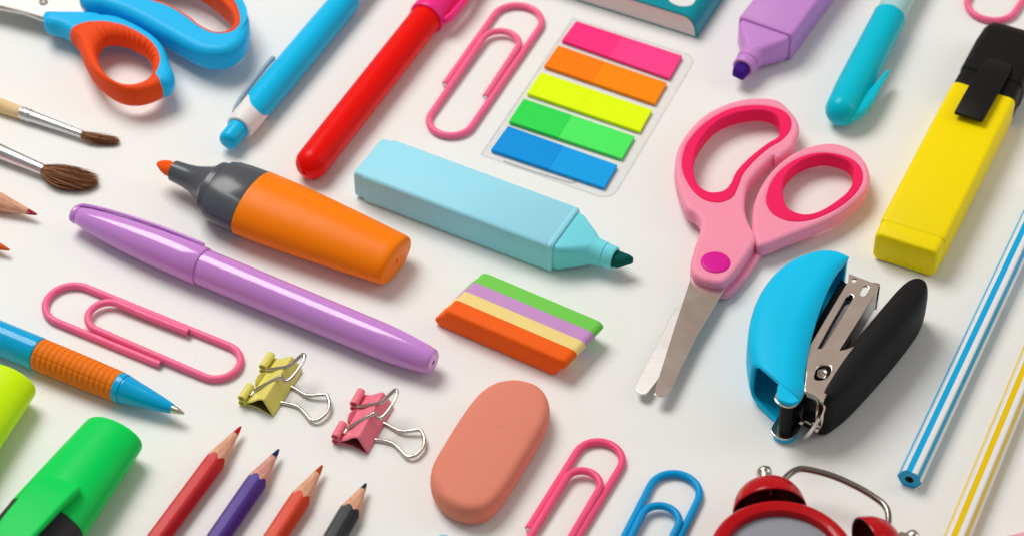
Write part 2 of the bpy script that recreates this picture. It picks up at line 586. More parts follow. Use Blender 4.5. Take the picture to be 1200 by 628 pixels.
# ------------------------------------------------------------------ red pen with pink cap
RED = plastic('red_plastic', (240, 14, 8), 0.3, sss=.15, rad=2, grain=0.004)
HPK = plastic('hot_pink_translucent', (255, 52, 140), 0.25, trans=0.0, sss=.4, rad=5, grain=0)
o, L, loc = axis_thing('felt_pen', 'bright red pen with translucent hot pink cap', 'pen', P(356.5, 203, 6.2), P(499.5, 21.5, 6.2))
prof = [(.5, .7), (0, .8), (0.05, 1.4)] + [(6.2 - 6.2 * cos(radians(a)), 6.2 * sin(radians(a))) for a in (25, 35, 45, 55, 65, 75, 84, 90)] + [(20, 6.25), (60, 6.25), (L, 6.2), (L + 3, 6)]
MB().loft(lathe(prof, 48)).build('barrel', RED, o)
MB().loft([ring(.55, .68, n=12), ring(.62, .68, n=12)]).build('vent_hole', DARKHOLE, o)
MB().loft(lathe([(L - .2, 6.3), (L - .4, 6.9), (L, 7.1), (L + 2.5, 7.15), (L + 2.7, 6.95), (L + 4, 7.0), (L + 30, 6.8), (L + 42, 6), (L + 45, 3)], 48)).build('pen_cap', HPK, o)
rings = []
for x, off, w in ((L + .5, 7.4, 2), (L + 1.5, 8.2, 3.4), (L + 4, 9.0, 4), (L + 16, 9.6, 4), (L + 36, 8, 4)):
    rings.append(rr(x, 1.8, w, .7, -off * .98, off * .1, .1))
MB().loft(rings).build('pocket_clip', HPK, o)

# ------------------------------------------------------------------ teal capped pen
TEAL = plastic('teal_translucent', (0, 196, 220), 0.24, trans=0.05, sss=.3, rad=4, grain=0)
PALE = plastic('pale_teal_translucent', (188, 228, 228), 0.2, trans=0.15, sss=.2, rad=2, grain=0)
o, L, loc = axis_thing('capped_pen', 'pale pen with translucent teal cap pointing at the pink scissors', 'pen', P(980.5, 141, 6.7), P(1042.5, 20, 6.7))
prof = [(0, .4)] + [(6.4 - 6.4 * cos(radians(a)), 6.3 * sin(radians(a))) for a in (20, 35, 50, 65, 78, 90)] + [(16, 6.7), (30, 6.7), (L - 1, 6.4), (L - .4, 6.5), (L, 6.2), (L, 5.6)]
MB().loft(lathe(prof, 48)).build('pen_cap', TEAL, o)
MB().loft(lathe([(L - 1, 5.5), (L, 5.7), (L + 1, 5.9), (L + 40, 5.8), (L + 50, 5)], 48)).build('barrel', PALE, o)
rings = []
for x, off, w, th in ((2.0, 4.0, 2.4, 2), (5, 5.8, 3.8, 3), (9, 6.9, 4.2, 4), (15, 7.6, 4.2, 4), (20, 8.3, 4.0, 3.2), (24, 8.7, 3.6, 2.4), (28, 9.0, 3.0, 2), (33.5, 9.6, 1.4, 1.4)):
    rings.append(rr(x, th, w, .6, -off * .99, off * .05, 0.05))
MB().loft(rings).build('pocket_clip', TEAL, o)


# ------------------------------------------------------------------ flat box highlighters without caps
def flat_highlighter(label, a, b, m, mn, Ltail, mh, slant):
    o, L, loc = axis_thing('flat_highlighter', label, 'highlighter', a, b, 'uncapped flat highlighters')
    s = Ltail
    MB().loft([rr(-s, 20.6, 11.0, 1.2), rr(-s + .5, 21.4, 12.0, 1.6), rr(-s + 4.4, 21.5, 12.2, 1.6)]).build('end_plug', m, o)
    MB().loft([rr(-s + 4.0, 21.5, 12.0, 1.5), rr(-s + 4.1, 22.3, 13.0, 1.6), rr(-s + 4.7, 22.8, 13.5, 1.7), rr(-2.2, 22.9, 13.6, 1.7), rr(-2.0, 22.6, 13.3, 1.6), rr(-1.7, 22.6, 13.3, 1.6), rr(-1.5, 22.95, 13.65, 1.7), rr(-.6, 22.95, 13.65, 1.7), rr(-.4, 22.7, 13.4, 1.7), rr(0, 22.0, 12.8, 1.6), rr(-.02, 20.6, 11.4, 1.4)]).build('barrel', m, o)
    MB().loft([rr(-.5, 20.4, 11.2, 1.4), rr(.6, 20.6, 11.4, 1.5), rr(2.4, 20.2, 11.3, 1.8), rr(9.6, 11.4, 10.2, 3), rr(10.8, 10.2, 9.8, 4), rr(12, 9.7, 9.6, 4.6), rr(15.5, 9.2, 9.2, 4.6), rr(15.6, 8.5, 8.5, 4.25), rr(15.9, 8.4, 8.4, 4.2), rr(16.0, 8.8, 8.8, 4.4), rr(19.2, 8.6, 8.6, 4.3), rr(19.6, 8.2, 8.2, 4.1), rr(19.6, 6.0, 6.0, 2.4), rr(18.5, 5.8, 5.8, 2.2)]).build('neck', mh, o, angle=32)
    tip = []
    for (x, w, h, r, sl) in ((18.4, 5.6, 5.2, 1.6, 0), (20.4, 5.6, 5.2, 1.6, .1), (22.8, 5.2, 4.6, 1.0, .8), (23.8, 4.8, 3.6, .8, 1), (24.1, 4.1, 2.8, .6, 1)):
        tip.append([(px + sl * slant * py, py, pz) for px, py, pz in rr(x, w, h, r)])
    MB().loft(tip).build('chisel_tip', mn, o)
    return o


LBL = plastic('aqua_plastic', (160, 227, 246), 0.38, sss=.08, rad=3, grain=0.012)
LBN = plastic('aqua_neck_plastic', (124, 222, 234), 0.28, sss=.2, rad=3, grain=0.004)
LIL = plastic('lavender_plastic', (202, 140, 212), 0.32, sss=.2, rad=3, grain=0.012)
GFT = plastic('dark_green_felt', (8, 92, 82), 0.85, grain=0.2, gscale=2500, var=.5)
PFT = plastic('dark_purple_felt', (62, 24, 128), 0.85, grain=0.1, gscale=2500, var=.3)
C0 = (P(450, 158, 13.4) + P(412, 202, 13.4)) / 2
C1 = (P(683, 241.5, 13.4) + P(643, 291, 13.4)) / 2
C0.z = C1.z = 6.8
ax = (C1 - C0).normalized()
flat_highlighter('pale aqua flat highlighter with dark green chisel tip', C1, C1 + ax * 10, LBL, GFT, (C1 - C0).length, LBN, .8)
Q1 = P(896, 46, 6.8)
Q2 = P(869.5, 81.5, 6.8)
ax = (Q2 - Q1).normalized()
flat_highlighter('lavender flat highlighter with dark purple chisel tip', Q1, Q1 + ax * 10, LIL, PFT, 80, LIL, .12)

# ------------------------------------------------------------------ yellow highlighter with black cap
YEL = plastic('yellow_plastic', (255, 224, 0), 0.4, sss=.2, rad=3, grain=0.012)
BLK = plastic('black_plastic', (13, 13, 13), 0.45, grain=0.02, spec=.22)
S0 = (P(1029, 267, 13) + P(1101, 293, 13)) / 2
S1 = (P(1114.5, 95, 13) + P(1192, 119, 13)) / 2
S0.z = S1.z = 6.8
o, L, loc = axis_thing('flat_highlighter', 'yellow flat highlighter with black cap and wide black clip', 'highlighter', S0, S1)
MB().loft([rr(-2.4, 21.8, 11.2, 2), rr(-2.1, 22.8, 12.2, 2.4), rr(-1.4, 23.6, 12.8, 2.5), rr(5.2, 23.9, 13.1, 2.4), rr(5.2, 22.0, 12, 2)]).build('end_plug', YEL, o)
MB().loft([rr(4.6, 23.2, 12.2, 1.6), rr(4.9, 24.0, 13.0, 1.8), rr(5.5, 24.5, 13.5, 2), rr(40, 24.7, 13.6, 2.1), rr(L - .6, 24.8, 13.6, 2.4), rr(L, 24.6, 13.4, 2.4), rr(L, 23, 12, 2)]).build('barrel', YEL, o)
MB().loft([rr(L - 1, 23.4, 12.4, 2.2), rr(L + .05, 24.2, 13.1, 2.6), rr(L + 9.5, 24.0, 13.0, 2.8), rr(L + 9.7, 23.8, 12.8, 2.6), rr(L + 10, 24.6, 13.5, 2.8), rr(L + 28, 24.4, 13.5, 3), rr(L + 36.5, 23.4, 13.0, 3), rr(L + 40, 21.4, 11.8, 3), rr(L + 41.5, 18.6, 9.8, 3), rr(L + 41.8, 15, 8, 2)]).build('cap', BLK, o)
pz = 17.0
pts = [P(*q, pz) for q in ((1118.5, 130.5), (1133, 136.5), (1151.5, 141), (1170, 104), (1188, 68), (1194, 59), (1188, 54.5), (1176, 51), (1165, 50), (1158, 56), (1139, 93))]
lp = [loc(q) for q in pts]
R = []
xs = [(lp[0].x + lp[2].x) / 2 + 0.0, L - 6, L + 6, L + 16, L + 24]
yc = [(lp[0].y + lp[2].y) / 2, None, None, None, (lp[5].y + lp[8].y) / 2]
for x, w, h, z in ((xs[0], 10.6, 1.1, 9.3), (xs[0] + .5, 11, 1.7, 9.3), (xs[0] + 14, 11.2, 1.9, 9.0), (xs[0] + 26, 11.2, 2.1, 8.5), (xs[0] + 32, 11.0, 2.4, 7.6), (xs[0] + 37, 10, 2.2, 6.6), (xs[0] + 38.5, 7, 1.4, 6.2)):
    f = (x - xs[0]) / 38.5
    R.append(rr(x, w, h, .6, yc[0] * (1 - f) + yc[4] * f, z))
MB().loft(R).build('pocket_clip', BLK, o)
# ------------------------------------------------------------------ sharpened pencils
PG = 'sharpened pencils'


def hexr(t, ri, rmax):
    a = (t + pi / 6) % (pi / 3) - pi / 6
    return min(ri / cos(a), rmax)


def hexring(x, ri, rmax, n=48, ph=pi / 2):
    out = []
    for q in range(n):
        t = 2 * pi * q / n
        r = hexr(t - ph, ri, rmax)
        out.append((x, r * cos(t), r * sin(t)))
    return out


def pencil(name, label, tip, far, mp, ml, cone, lead, ri=3.35, wd=None, blunt=.62):
    """tip and far are photo positions on the axis"""
    o, L, loc = axis_thing(name, label, 'pencil', P(tip[0], tip[1], ri), P(far[0], far[1], ri), PG)
    rmax = ri * 1.11
    ta = (ri + .15) / cone
    n = 48
    xr = [(hexr(2 * pi * q / n - pi / 2, ri, rmax)) / ta for q in range(n)]
    rngw = [[(x, r * cos(2 * pi * q / n), r * sin(2 * pi * q / n)) for q in range(n)] for x, r in ((lead - .2, (lead - .2) * ta * .97), (lead, lead * ta))]
    mid = []
    for f in (.25, .5, .75, 1.0):
        mid.append([(lead + (xr[q] - lead) * f, (lead + (xr[q] - lead) * f) * ta * cos(2 * pi * q / n), (lead + (xr[q] - lead) * f) * ta * sin(2 * pi * q / n)) for q in range(n)])
    MB().loft(rngw + mid).build('sharpened_wood', wd or WOOD, o)
    b0 = blunt / ta
    le = []
    lead += 1.0
    for x, k in ((b0 * .62, .3), (b0 * .7, .75), (b0, .97), (lead * .6, 1.0), (lead + .1, 1.02)):
        le.append([(x + (.5 * sin(3 * 2 * pi * q / n) * .25 if x > lead else 0), max(x, b0 * .8) * ta * k * cos(2 * pi * q / n), max(x, b0 * .8) * ta * k * sin(2 * pi * q / n)) for q in range(n)])
    MB().loft(le).build('lead', ml, o)
    pa = []
    for dx, s in ((0.05, .985), (0.0, 1.012), (1.2, 1.02)):
        pa.append([(xr[q] + dx, hexr(2 * pi * q / n - pi / 2, ri, rmax) * s * cos(2 * pi * q / n), hexr(2 * pi * q / n - pi / 2, ri, rmax) * s * sin(2 * pi * q / n)) for q in range(n)])
    pa.append(hexring(L + 90, ri * 1.02, rmax * 1.02))
    MB().loft(pa).build('painted_shaft', mp, o, angle=26)
    return o


def lead_mat(n, c):
    return plastic(n, c, 0.6, grain=.08, gscale=2500, var=.2)


pencil('coloured_pencil', 'red coloured pencil sharpened to a red tip, longest in the row', (286, 494.5), (187, 628), plastic('red_lacquer', (204, 4, 14), .34, grain=.004, coat=0, spec=.35), lead_mat('red_lead', (190, 22, 34)), 18.6, 5.0)
pencil('coloured_pencil', 'violet coloured pencil with dark indigo tip', (330, 521.5), (256.5, 628), plastic('violet_lacquer', (66, 30, 138), .34, grain=.004, coat=0, spec=.35), lead_mat('indigo_lead', (38, 34, 86)), 17, 4.8, wd=wood('rosy_wood', (226, 168, 150), (196, 134, 122)))
pencil('coloured_pencil', 'orange red coloured pencil with a rust tip between violet and black pencils', (381, 540), (323, 628), plastic('vermilion_lacquer', (218, 60, 14), .34, grain=.004, coat=0, spec=.35), lead_mat('rust_lead', (186, 70, 34)), 17.5, 5.0)
pencil('graphite_pencil', 'black lacquered pencil with dark grey tip', (431.5, 562), (393, 628), plastic('black_lacquer', (28, 30, 36), .34, grain=.004, coat=0, spec=.35), lead_mat('graphite', (44, 46, 52)), 14.5, 3.6)
pencil('coloured_pencil', 'coloured pencil with crimson tip lying under the larger paintbrush', (49, 253.5), (0, 237.2), plastic('crimson_lacquer', (222, 30, 66), .22, coat=.4), lead_mat('crimson_lead', (176, 36, 62)), 18.2, 4.6)
pencil('coloured_pencil', 'coloured pencil showing only its short bright orange tip', (16.5, 295), (0, 289), plastic('orange_lacquer', (236, 110, 30), .22, coat=.4), lead_mat('orange_lead', (226, 98, 28)), 17, 6, wd=WOODP)


def striped_pencil(label, a, b, m1, ext, ri=3.75):
    o, L, loc = axis_thing('striped_pencil', label, 'pencil', P(a[0], a[1], ri), P(b[0], b[1], ri), 'hexagonal striped pencils')
    rmax = ri * 1.12

    def mats(i, j):
        return 0 if ((j - 12 + 3) % 8) < 4 else 1
    white = plastic('white_lacquer', (238, 238, 240), .22, coat=.4)
    MB().loft([hexring(0.1, ri, rmax), hexring(30, ri, rmax), hexring(80, ri, rmax), hexring(L + ext, ri, rmax)], False, False, mats=mats).build('striped_shaft', [m1, white], o, angle=26)
    MB().loft([[(0.0, 1.5 * cos(2 * pi * q / 48), 1.5 * sin(2 * pi * q / 48)) for q in range(48)], hexring(0.0, ri * .93, rmax * .93), hexring(.25, ri * .985, rmax * .985), hexring(1, ri * .985, rmax * .985)], False, False).build('dipped_end', m1, o, angle=26)
    MB().loft([ring(.9, 1.55, n=20), ring(.25, 1.55, n=20), ring(.1, 1.3, n=20), ring(.1, .6, n=20), ring(.9, .5, n=20)]).build('lead', DARKHOLE, o)
    return o


striped_pencil('blue and white striped hexagonal pencil', (1065.5, 561.5), (1200, 276), plastic('blue_lacquer', (16, 172, 226), .22, coat=.2), 30)
striped_pencil('yellow and white striped hexagonal pencil', (1095, 693), (1158.5, 540), plastic('yellow_lacquer', (238, 200, 8), .2, coat=.4), 80)

# ------------------------------------------------------------------ paintbrushes
HAIRS = [plastic('brown_bristle', (136, 84, 54), .4, grain=0, var=.25), plastic('dark_bristle', (58, 31, 20), .4, grain=0), plastic('ginger_bristle', (206, 146, 102), .4, grain=0)]
HAND = wood('birch_wood', (236, 204, 158), (228, 190, 138))


def brush(label, tip, base, far, r0, r1, fl, handle, spread, zf, count):
    """tip of the hairs, end of the ferrule and a point further along the handle"""
    o, L, loc = axis_thing('paintbrush', label, 'paintbrush', P(*base, r1 + 1.0), P(*far, r0 + .2), 'round paintbrushes')
    R = [(-.3, r1 * .85), (0, r1), (.5, r1 * 1.03)]
    R += [(fl * f, r1 + (r0 - r1) * f) for f in (.2, .4, .6, .8)]
    R += [(fl * .86, r0), (fl * .87, r0 * 1.06), (fl * .885, r0 * 1.06), (fl * .895, r0), (fl * .93, r0), (fl * .94, r0 * 1.06), (fl * .955, r0 * 1.06), (fl * .965, r0), (fl, r0 * 1.01), (fl, r0 * .9)]
    MB().loft(lathe(R, 32)).build('ferrule', FERR, o)
    MB().loft(lathe([(fl - 1, r0 * .9), (fl + .5, r0 * .98), (fl + 8, r0 * 1.1), (fl + 40, r0 * 1.2)], 32)).build('handle', handle, o)
    tl = loc(P(*tip, r1 * .8))
    H = -tl.x
    mb = MB()
    rnd = random.Random(count)
    for i in range(count):
        a = rnd.uniform(0, 2 * pi)
        q = sqrt(rnd.random())
        y0, z0 = r1 * .9 * q * cos(a), r1 * .9 * q * sin(a)
        ln = H * (1.04 - .16 * q * q - .13 * abs(rnd.gauss(0, 1))) * (1 - .11 * y0 / r1)
        cl = rnd.choice((-1, -.55, -.15, .3, .7, 1.05))
        j1, j2 = rnd.gauss(0, .09) + cl * .16, rnd.gauss(0, .09)
        p = []
        for s in range(6):
            t = s / 5
            bulge = 1 + (spread - 1) * sin(min(1, t * 1.25) * pi * .62) - (spread * .14) * max(0, t - .62) ** 1.3 * 1.4
            yy = y0 * bulge + tl.y * t * t + j1 * spread * t * 2.2
            zz = z0 * (1 + (bulge - 1) * zf) + tl.z * t * t + j2 * spread * t
            p.append((-ln * t + .3, yy, zz))
        mb.mi = 0 if rnd.random() < .45 else (1 if rnd.random() < .5 else 2)
        mb.tube(p, [.085, .085, .08, .07, .05, .02], 4)
    mb.build('bristles', HAIRS, o)
    return o


brush('small round paintbrush with silver ferrule and thin brown bristles', (139.5, 168), (96.5, 158), (17.6, 130), 2.45, 1.5, 27, HAND, 1.45, .8, 620)
brush('larger round paintbrush with full brown bristles beside the crimson tipped pencil', (111, 218), (51, 199.5), (0, 178), 3.2, 2.1, 30, HAND, 2.5, .75, 2000)

# ------------------------------------------------------------------ striped eraser
o = thing('eraser', 'slant ended block eraser in green, purple, cream and orange bands', 'eraser', P(600, 372, 0))
base = Vector((o.location.x, o.location.y, 0)) / U
ZT = 9.5
TL, TR = P(558, 313.5, ZT), P(703.5, 374.5, ZT)
NL, NR = P(526, 366, ZT), P(669, 428, ZT)
BL, BR = P(513, 376.5, 0), P(652.5, 438.5, 0)
ux = ((TR - TL) + (NR - NL)).normalized()
uy = Vector((-ux.y, ux.x, 0))
LEN = ((TR - TL).length + (NR - NL).length) / 2
WID = abs((((TL + TR) - (NL + NR)) / 2).dot(uy))
cen = (TL + TR + NL + NR) / 4
sh = 5.0
skew = 2.2
cols = [((120, 210, 84), 'green'), ((204, 150, 206), 'purple'), ((246, 220, 140), 'cream'), ((250, 100, 16), 'orange')]
cuts = [0, .27, .50, .72, 1.0]
for i, (c, nm) in enumerate(cols):
    ya, yb = WID / 2 - WID * cuts[i], WID / 2 - WID * cuts[i + 1]
    mb = MB()
    yy = [ya, ya - (ya - yb) * .15, (ya + yb) / 2, yb + (ya - yb) * .15, yb]
    rg = []

    def prof(y, e):
        sk = skew * (y / WID * 2) * .5
        x0, x1 = -LEN / 2 + sk, LEN / 2 + sk
        pts = []
        r = 2.3 + e
        # rounded slanted rectangle in the x-z plane
        for (cx, cz, a0) in ((x1 - r, ZT - r, 0), (x0 + r, ZT - r, 90), (x0 + r - sh * (1 - r / ZT), r, 180), (x1 - r - sh * (1 - r / ZT), r, 270)):
            for k in range(6):
                a = radians(a0 + 90 * k / 5)
                rr_ = r - e
                pts.append((cx + rr_ * cos(a), cz + rr_ * sin(a)))
        return [cen - base + ux * px + uy * y + Vector((0, 0, pz - cen.z)) for px, pz in pts]
    if i == 0:
        seq = [(ya, 1.0), (ya - .3, .45), (ya - .7, .12), (ya - 1.2, 0), ((ya + yb) / 2, 0), (yb, 0)]
    elif i == 3:
        seq = [(ya, 0), ((ya + yb) / 2, 0), (yb + 1.2, 0), (yb + .7, .12), (yb + .3, .45), (yb, 1.0)]
    else:
        seq = [(ya, 0), ((ya + yb) / 2, 0), (yb, 0)]
    mb.loft([prof(y, e) for y, e in seq])
    mb.build('colour_band', plastic(nm + '_rubber', c, .6, sss=.15, rad=1.5, grain=.03, gscale=1800), o, label=nm + ' band')

# ------------------------------------------------------------------ oval coral eraser
o = thing('eraser', 'oval coral pink eraser with softly rounded edges', 'eraser', P(575, 530, 0))
base = Vector((o.location.x, o.location.y, 0)) / U
px = [(330, 91), (375, 95), (425, 113), (457, 150), (466, 200), (452, 250), (415, 317), (372, 388), (330, 455), (290, 512), (250, 548), (205, 563), (150, 557), (95, 530), (58, 488), (43, 440), (53, 385), (90, 318), (135, 245), (180, 180), (225, 130), (275, 101)]
out = flat(cr([tuple(q) for q in Zm(px, 490, 420, 3.02, 5.5)], 6), base)
COR = plastic('coral_rubber', (228, 138, 116), .55, sss=.2, rad=2, grain=.03, gscale=1600, specks=.5)
MB().loft(pillow(out, 9.8, 3.8)).build('rubber_block', COR, o, angle=60)

# ------------------------------------------------------------------ index flags on a clear card
o = thing('index_flag_set', 'clear card carrying five bands of neon index flags', 'sticky flags', P(690, 125, 0))
base = Vector((o.location.x, o.location.y, 0)) / U
CLEAR = bpy.data.materials.new('clear_film')
CLEAR.use_nodes = True
nt = CLEAR.node_tree
tr = nt.nodes.new('ShaderNodeBsdfTransparent')
tr.inputs['Color'].default_value = (.995, .995, .995, 1)
gl = nt.nodes.new('ShaderNodeBsdfGlossy')
gl.inputs['Roughness'].default_value = .08
ms = nt.nodes.new('ShaderNodeMixShader')
ms.inputs['Fac'].default_value = .025
nt.links.new(tr.outputs[0], ms.inputs[1])
nt.links.new(gl.outputs[0], ms.inputs[2])
nt.links.new(ms.outputs[0], nt.nodes['Material Output'].inputs['Surface'])


def zq(px, z):
    return flat(Zm(px, 480, 0, 2.617, z), base)


def rounded(c, radii, n=6):
    out = []
    N = len(c)
    for i in range(N):
        p, a, d = Vector(c[i]), Vector(c[i - 1]), Vector(c[(i + 1) % N])
        r = radii[i]
        if r <= 0:
            out.append(tuple(p))
            continue
        e0, e1 = (a - p).normalized() * r, (d - p).normalized() * r
        for k in range(n + 1):
            t = k / n
            out.append(tuple((p + e0) * (1 - t) ** 2 + p * 2 * t * (1 - t) + (p + e1) * t * t))
    return out


cardq = zq([(500, 57), (880, 176), (618, 617), (217, 475)], .2)
MB().plate(rounded(cardq, (.5, 5, 7, .5)), [], .05, .4, .12, 1).build('clear_card', CLEAR, o)
EDGE = plastic('film_edge_grey', (184, 184, 184), .3, grain=0)
c2 = rounded(zq([(500.6, 57.6), (879, 177), (617.4, 615.5), (218.5, 474.5)], .3), (.5, 5, 7, .5), 8)
MB().tube([(p[0], p[1],   .38) for p in c2], .055, 6, True).build('card_edge', EDGE, o)
c3 = cr([tuple(q - base) for q in Zm([(288, 494), (350, 516), (420, 538), (480, 556), (500, 559), (512, 554)], 480, 0, 2.617, .5)], 6, False)
MB().tube(c3, .11, 6).build('pull_tab_slit', plastic('film_slit_grey', (128, 128, 132), .3, grain=0), o)
flags = [('pink', (255, 50, 128), (255, 66, 140), [(511, 65), (836, 171), (797, 240), (467, 124)], .44),
         ('orange', (255, 128, 0), (255, 140, 0), [(456, 140), (789, 254), (752, 318), (413, 202)], .43),
         ('yellow', (228, 255, 0), (229, 255, 0), [(403, 222), (743, 337), (706, 403), (360, 286)], .46),
         ('green', (50, 222, 82), (80, 240, 100), [(350, 303), (690, 418), (651, 486), (305, 372)], .44),
         ('blue', (0, 148, 228), (12, 162, 236), [(302, 387), (637, 506), (597, 575), (250, 459)], .51)]
for nm, c, cb, q, f in flags:
    H = 1.7
    w = zq(q, H)
    w = [Vector(p) for p in w]
    m1, m2 = w[0].lerp(w[1], f), w[3].lerp(w[2], f)
    fo = thing  # noqa
    g = .012
    A = MB().loft([[(p.x, p.y, z) for p in (w[0], m1, m2, w[3])] for z in (.42, H)]).build('flag_pad', plastic(nm + '_flag_strong', c, .6, grain=.02, var=.015, spec=.15), o, smooth=False, bevel=.08, label=nm + ' pad of index flags, deeper coloured end')
    m1b, m2b = w[0].lerp(w[1], f + .0004), w[3].lerp(w[2], f + .0004)
    MB().loft([[(p.x, p.y, z) for p in (m1b, w[1], w[2], m2b)] for z in (.42, H - .06)]).build('flag_end', plastic(nm + '_flag_pale', cb, .6, grain=.02, var=.015, spec=.15), A, smooth=False, bevel=.08, label=nm + ' paler translucent end')

# ------------------------------------------------------------------ teal notebook
o = thing('notebook', 'teal covered book with white page block and white mark on the cover', 'book', P(813, 46, 0))
base = Vector((o.location.x, o.location.y, 0)) / U
Acorner, Bdir = P(817, 46, 0), P(670, 0, 0)
ex = (Bdir - Acorner).normalized()                     # along the page edge, away from the spine
ey = Vector((ex.y, -ex.x, 0))
if ey.y < 0:
    ey = -ey
HB = 10.2
CT = plastic('teal_cover', (0, 146, 160), .3, grain=.008, coat=.2)
PAGES = plastic('paper_edges', (236, 226, 222), .8, grain=.05)


def sp(r_out):
    """spine profile in (distance from spine, z)"""
    pts = []
    rx, rz = 6.0, HB - .6
    for k in range(11):
        a = pi - (pi / 2) * k / 10
        pts.append((rx + (rx + r_out) * cos(a), .6 + (rz + r_out) * abs(sin(a)) ** .9))
    return pts


outp = [(0, 0.3)] + sp(0) + [(40, HB), (110, HB)]
inn = [(.9, 0.3)] + sp(-.9) + [(40, HB - .9), (110, HB - .9)]
poly = outp + inn[::-1]


def bk(s, d, z):
    return Acorner - base + ex * s + ey * d + Vector((0, 0, z))


MB().loft([[bk(s, d, z) for s, z in poly] for d in (0, 1, 150)], True, True).build('cover', CT, o, bevel=.25, angle=30)
MB().loft([[bk(s, d, z) for s, z in [(110, .1), (110, .6), (0.6, .6), (0.6, .1)]] for d in (.4, 150)]).build('back_cover', CT, o)
pp = [(1.2, .85)] + [(a + .15, b - .15) for a, b in sp(-.95)] + [(40, HB - 1.05), (109, HB - 1.05), (109, .85)]
MB().loft([[bk(s, d, z) for s, z in pp] for d in (.15, 149)]).build('page_block', PAGES, o, angle=30)
wp = [P(*q, HB) for q in ((786, -6), (783.5, 0), (788, 4.5), (796, 7.5), (804, 8), (811, 6), (815, 1), (818, -5), (826, -20), (800, -28))]
MB().plate(flat(cr([tuple(q) for q in wp], 5), base), [], HB - .05, HB + .12, .04, 1).build('white_mark', WHT, o)

# ------------------------------------------------------------------ binder clips
def binder_clip(label, org, rot, body_rgb, in_rgb):
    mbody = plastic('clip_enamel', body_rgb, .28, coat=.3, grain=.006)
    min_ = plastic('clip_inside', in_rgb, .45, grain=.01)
    org = Vector(org)
    o = thing('binder_clip', label, 'binder clip', org, 'small binder clips', Matrix.Rotation(rot, 3, 'Z'))
    B0 = P(431.3, 532, .5)
    B1 = P(461.5, 477, .5)
    B0.z = B1.z = 0
    d = (B1 - B0)
    LN = d.length
    d.normalize()
    e = Vector((-d.y, d.x, 0))
    if e.x > 0:
        e = -e

    def w(a, z, t):
        return d * (t * LN) + e * a + Vector((0, 0, z))
    # sheet profile: lower jaw, along the table, round the spine, upper leaf to the upper jaw
    prof = [(10.8, 1.5), (8.5, 1.15), (5.5, .7), (2.5, .35), (.6, .25), (.1, .45), (0.0, .9), (1.2, 3.0), (2.4, 5.0), (3.15, 6.25), (3.6, 6.6), (4.3, 6.5), (6.2, 5.2), (8.4, 3.4), (10.8, 2.35)]
    prof = cr(prof, 4, False)
    n = 17
    ridge = 3.9
    rings = []
    for i in range(n):
        t = i / (n - 1)
        rings.append([w(a, z, t) for a, z in prof])
    # end notch: the leaves' ends curve in a little at both open ends
    for idx, s in ((0, 1), (n - 1, -1)):
        for j, (a, z) in enumerate(prof):
            f = max(0.0, 1 - abs(a - 6.0) / 5.0) * .75
            rings[idx][j] = rings[idx][j] + d * f * s
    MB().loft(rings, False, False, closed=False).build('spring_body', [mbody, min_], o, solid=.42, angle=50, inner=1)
    # inner skin, darker
    # rolled loops at the jaws: two on the upper leaf, two on the lower
    for (zc, nm) in ((3.7, 'upper'), (1.32, 'lower')):
        for (ta, tb_) in ((0.0, .30), (.70, 1.0)):
            mb = MB()
            rg = []
            for t in (ta, ta + .02, (ta + tb_) / 2, tb_ - .02, tb_):
                rg.append([w(11.8 + 1.5 * cos(a), zc + 1.3 * sin(a), t) for a in [2 * pi * k / 20 for k in range(20)]] +
                          [])
            mb.loft(rg, False, False)
            mb.build('jaw_roll', mbody, o, solid=.35)
    # curled lip in the middle of the upper jaw
    lip = []
    for t in (.36, .42, .5, .58, .64):
        h = 1 - ((t - .5) / .16) ** 2 * .8
        lip.append([w(10.2 + 1.2 * k / 6 * h + .2, 2.55 + 1.5 * (k / 6) ** 1.6 * h, t) for k in range(7)])
    MB().loft(lip, False, False, closed=False).build('jaw_lip', mbody, o, solid=.4)
    # wire handles
    def wire(pts, nm='wire_handle'):
        q = [P(u, v, z) for u, v, z in pts]
        q = [p - B0 for p in q]
        MB().tube(cr([tuple(p) for p in q], 6, False), .66, 10).build('wire_handle', CHROME, o)
    s = 5.707

    def zz(x, y, z):
        return (370 + x / s, 440 + y / s, z)
    wire([zz(272, 175, 2.9), zz(284, 205, 3.2), zz(300, 211, 3.7), zz(360, 203, 5.6), zz(430, 188, 7.6), zz(478, 150, 8.9), zz(520, 111, 10.2), zz(535, 103, 10.8), zz(544, 112, 11), zz(540, 140, 10.7), zz(520, 185, 10.2), zz(492, 232, 9.6), zz(455, 276, 8.9), zz(428, 289, 8.4), zz(412, 279, 8.1), zz(398, 258, 7.7), zz(382, 262, 7.4), zz(330, 290, 6.3), zz(270, 325, 4.8), zz(218, 356, 3.4), zz(205, 372, 3.0), zz(190, 398, 2.9)])
    wire([zz(300, 262, .8), zz(380, 290, .75), zz(470, 330, .75), zz(520, 357, .9), zz(562, 376, 1.2), zz(600, 379, 1.6), zz(655, 372, 2.0), zz(695, 370, 2.2), zz(712, 385, 2.2), zz(728, 430, 2.0), zz(724, 470, 1.9), zz(700, 508, 1.8), zz(665, 540, 1.6), zz(632, 549, 1.5), zz(606, 543, 1.3), zz(575, 512, 1.2), zz(540, 477, 1.0), zz(508, 456, .8), zz(450, 441, .75), zz(380, 432, .75), zz(300, 420, .8)])
    return o


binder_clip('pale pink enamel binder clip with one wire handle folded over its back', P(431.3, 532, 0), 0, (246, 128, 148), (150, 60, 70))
binder_clip('pale yellow enamel binder clip with one wire handle folded over its back', P(320.2, 488, 0), radians(-2.5), (232, 222, 112), (110, 104, 40))

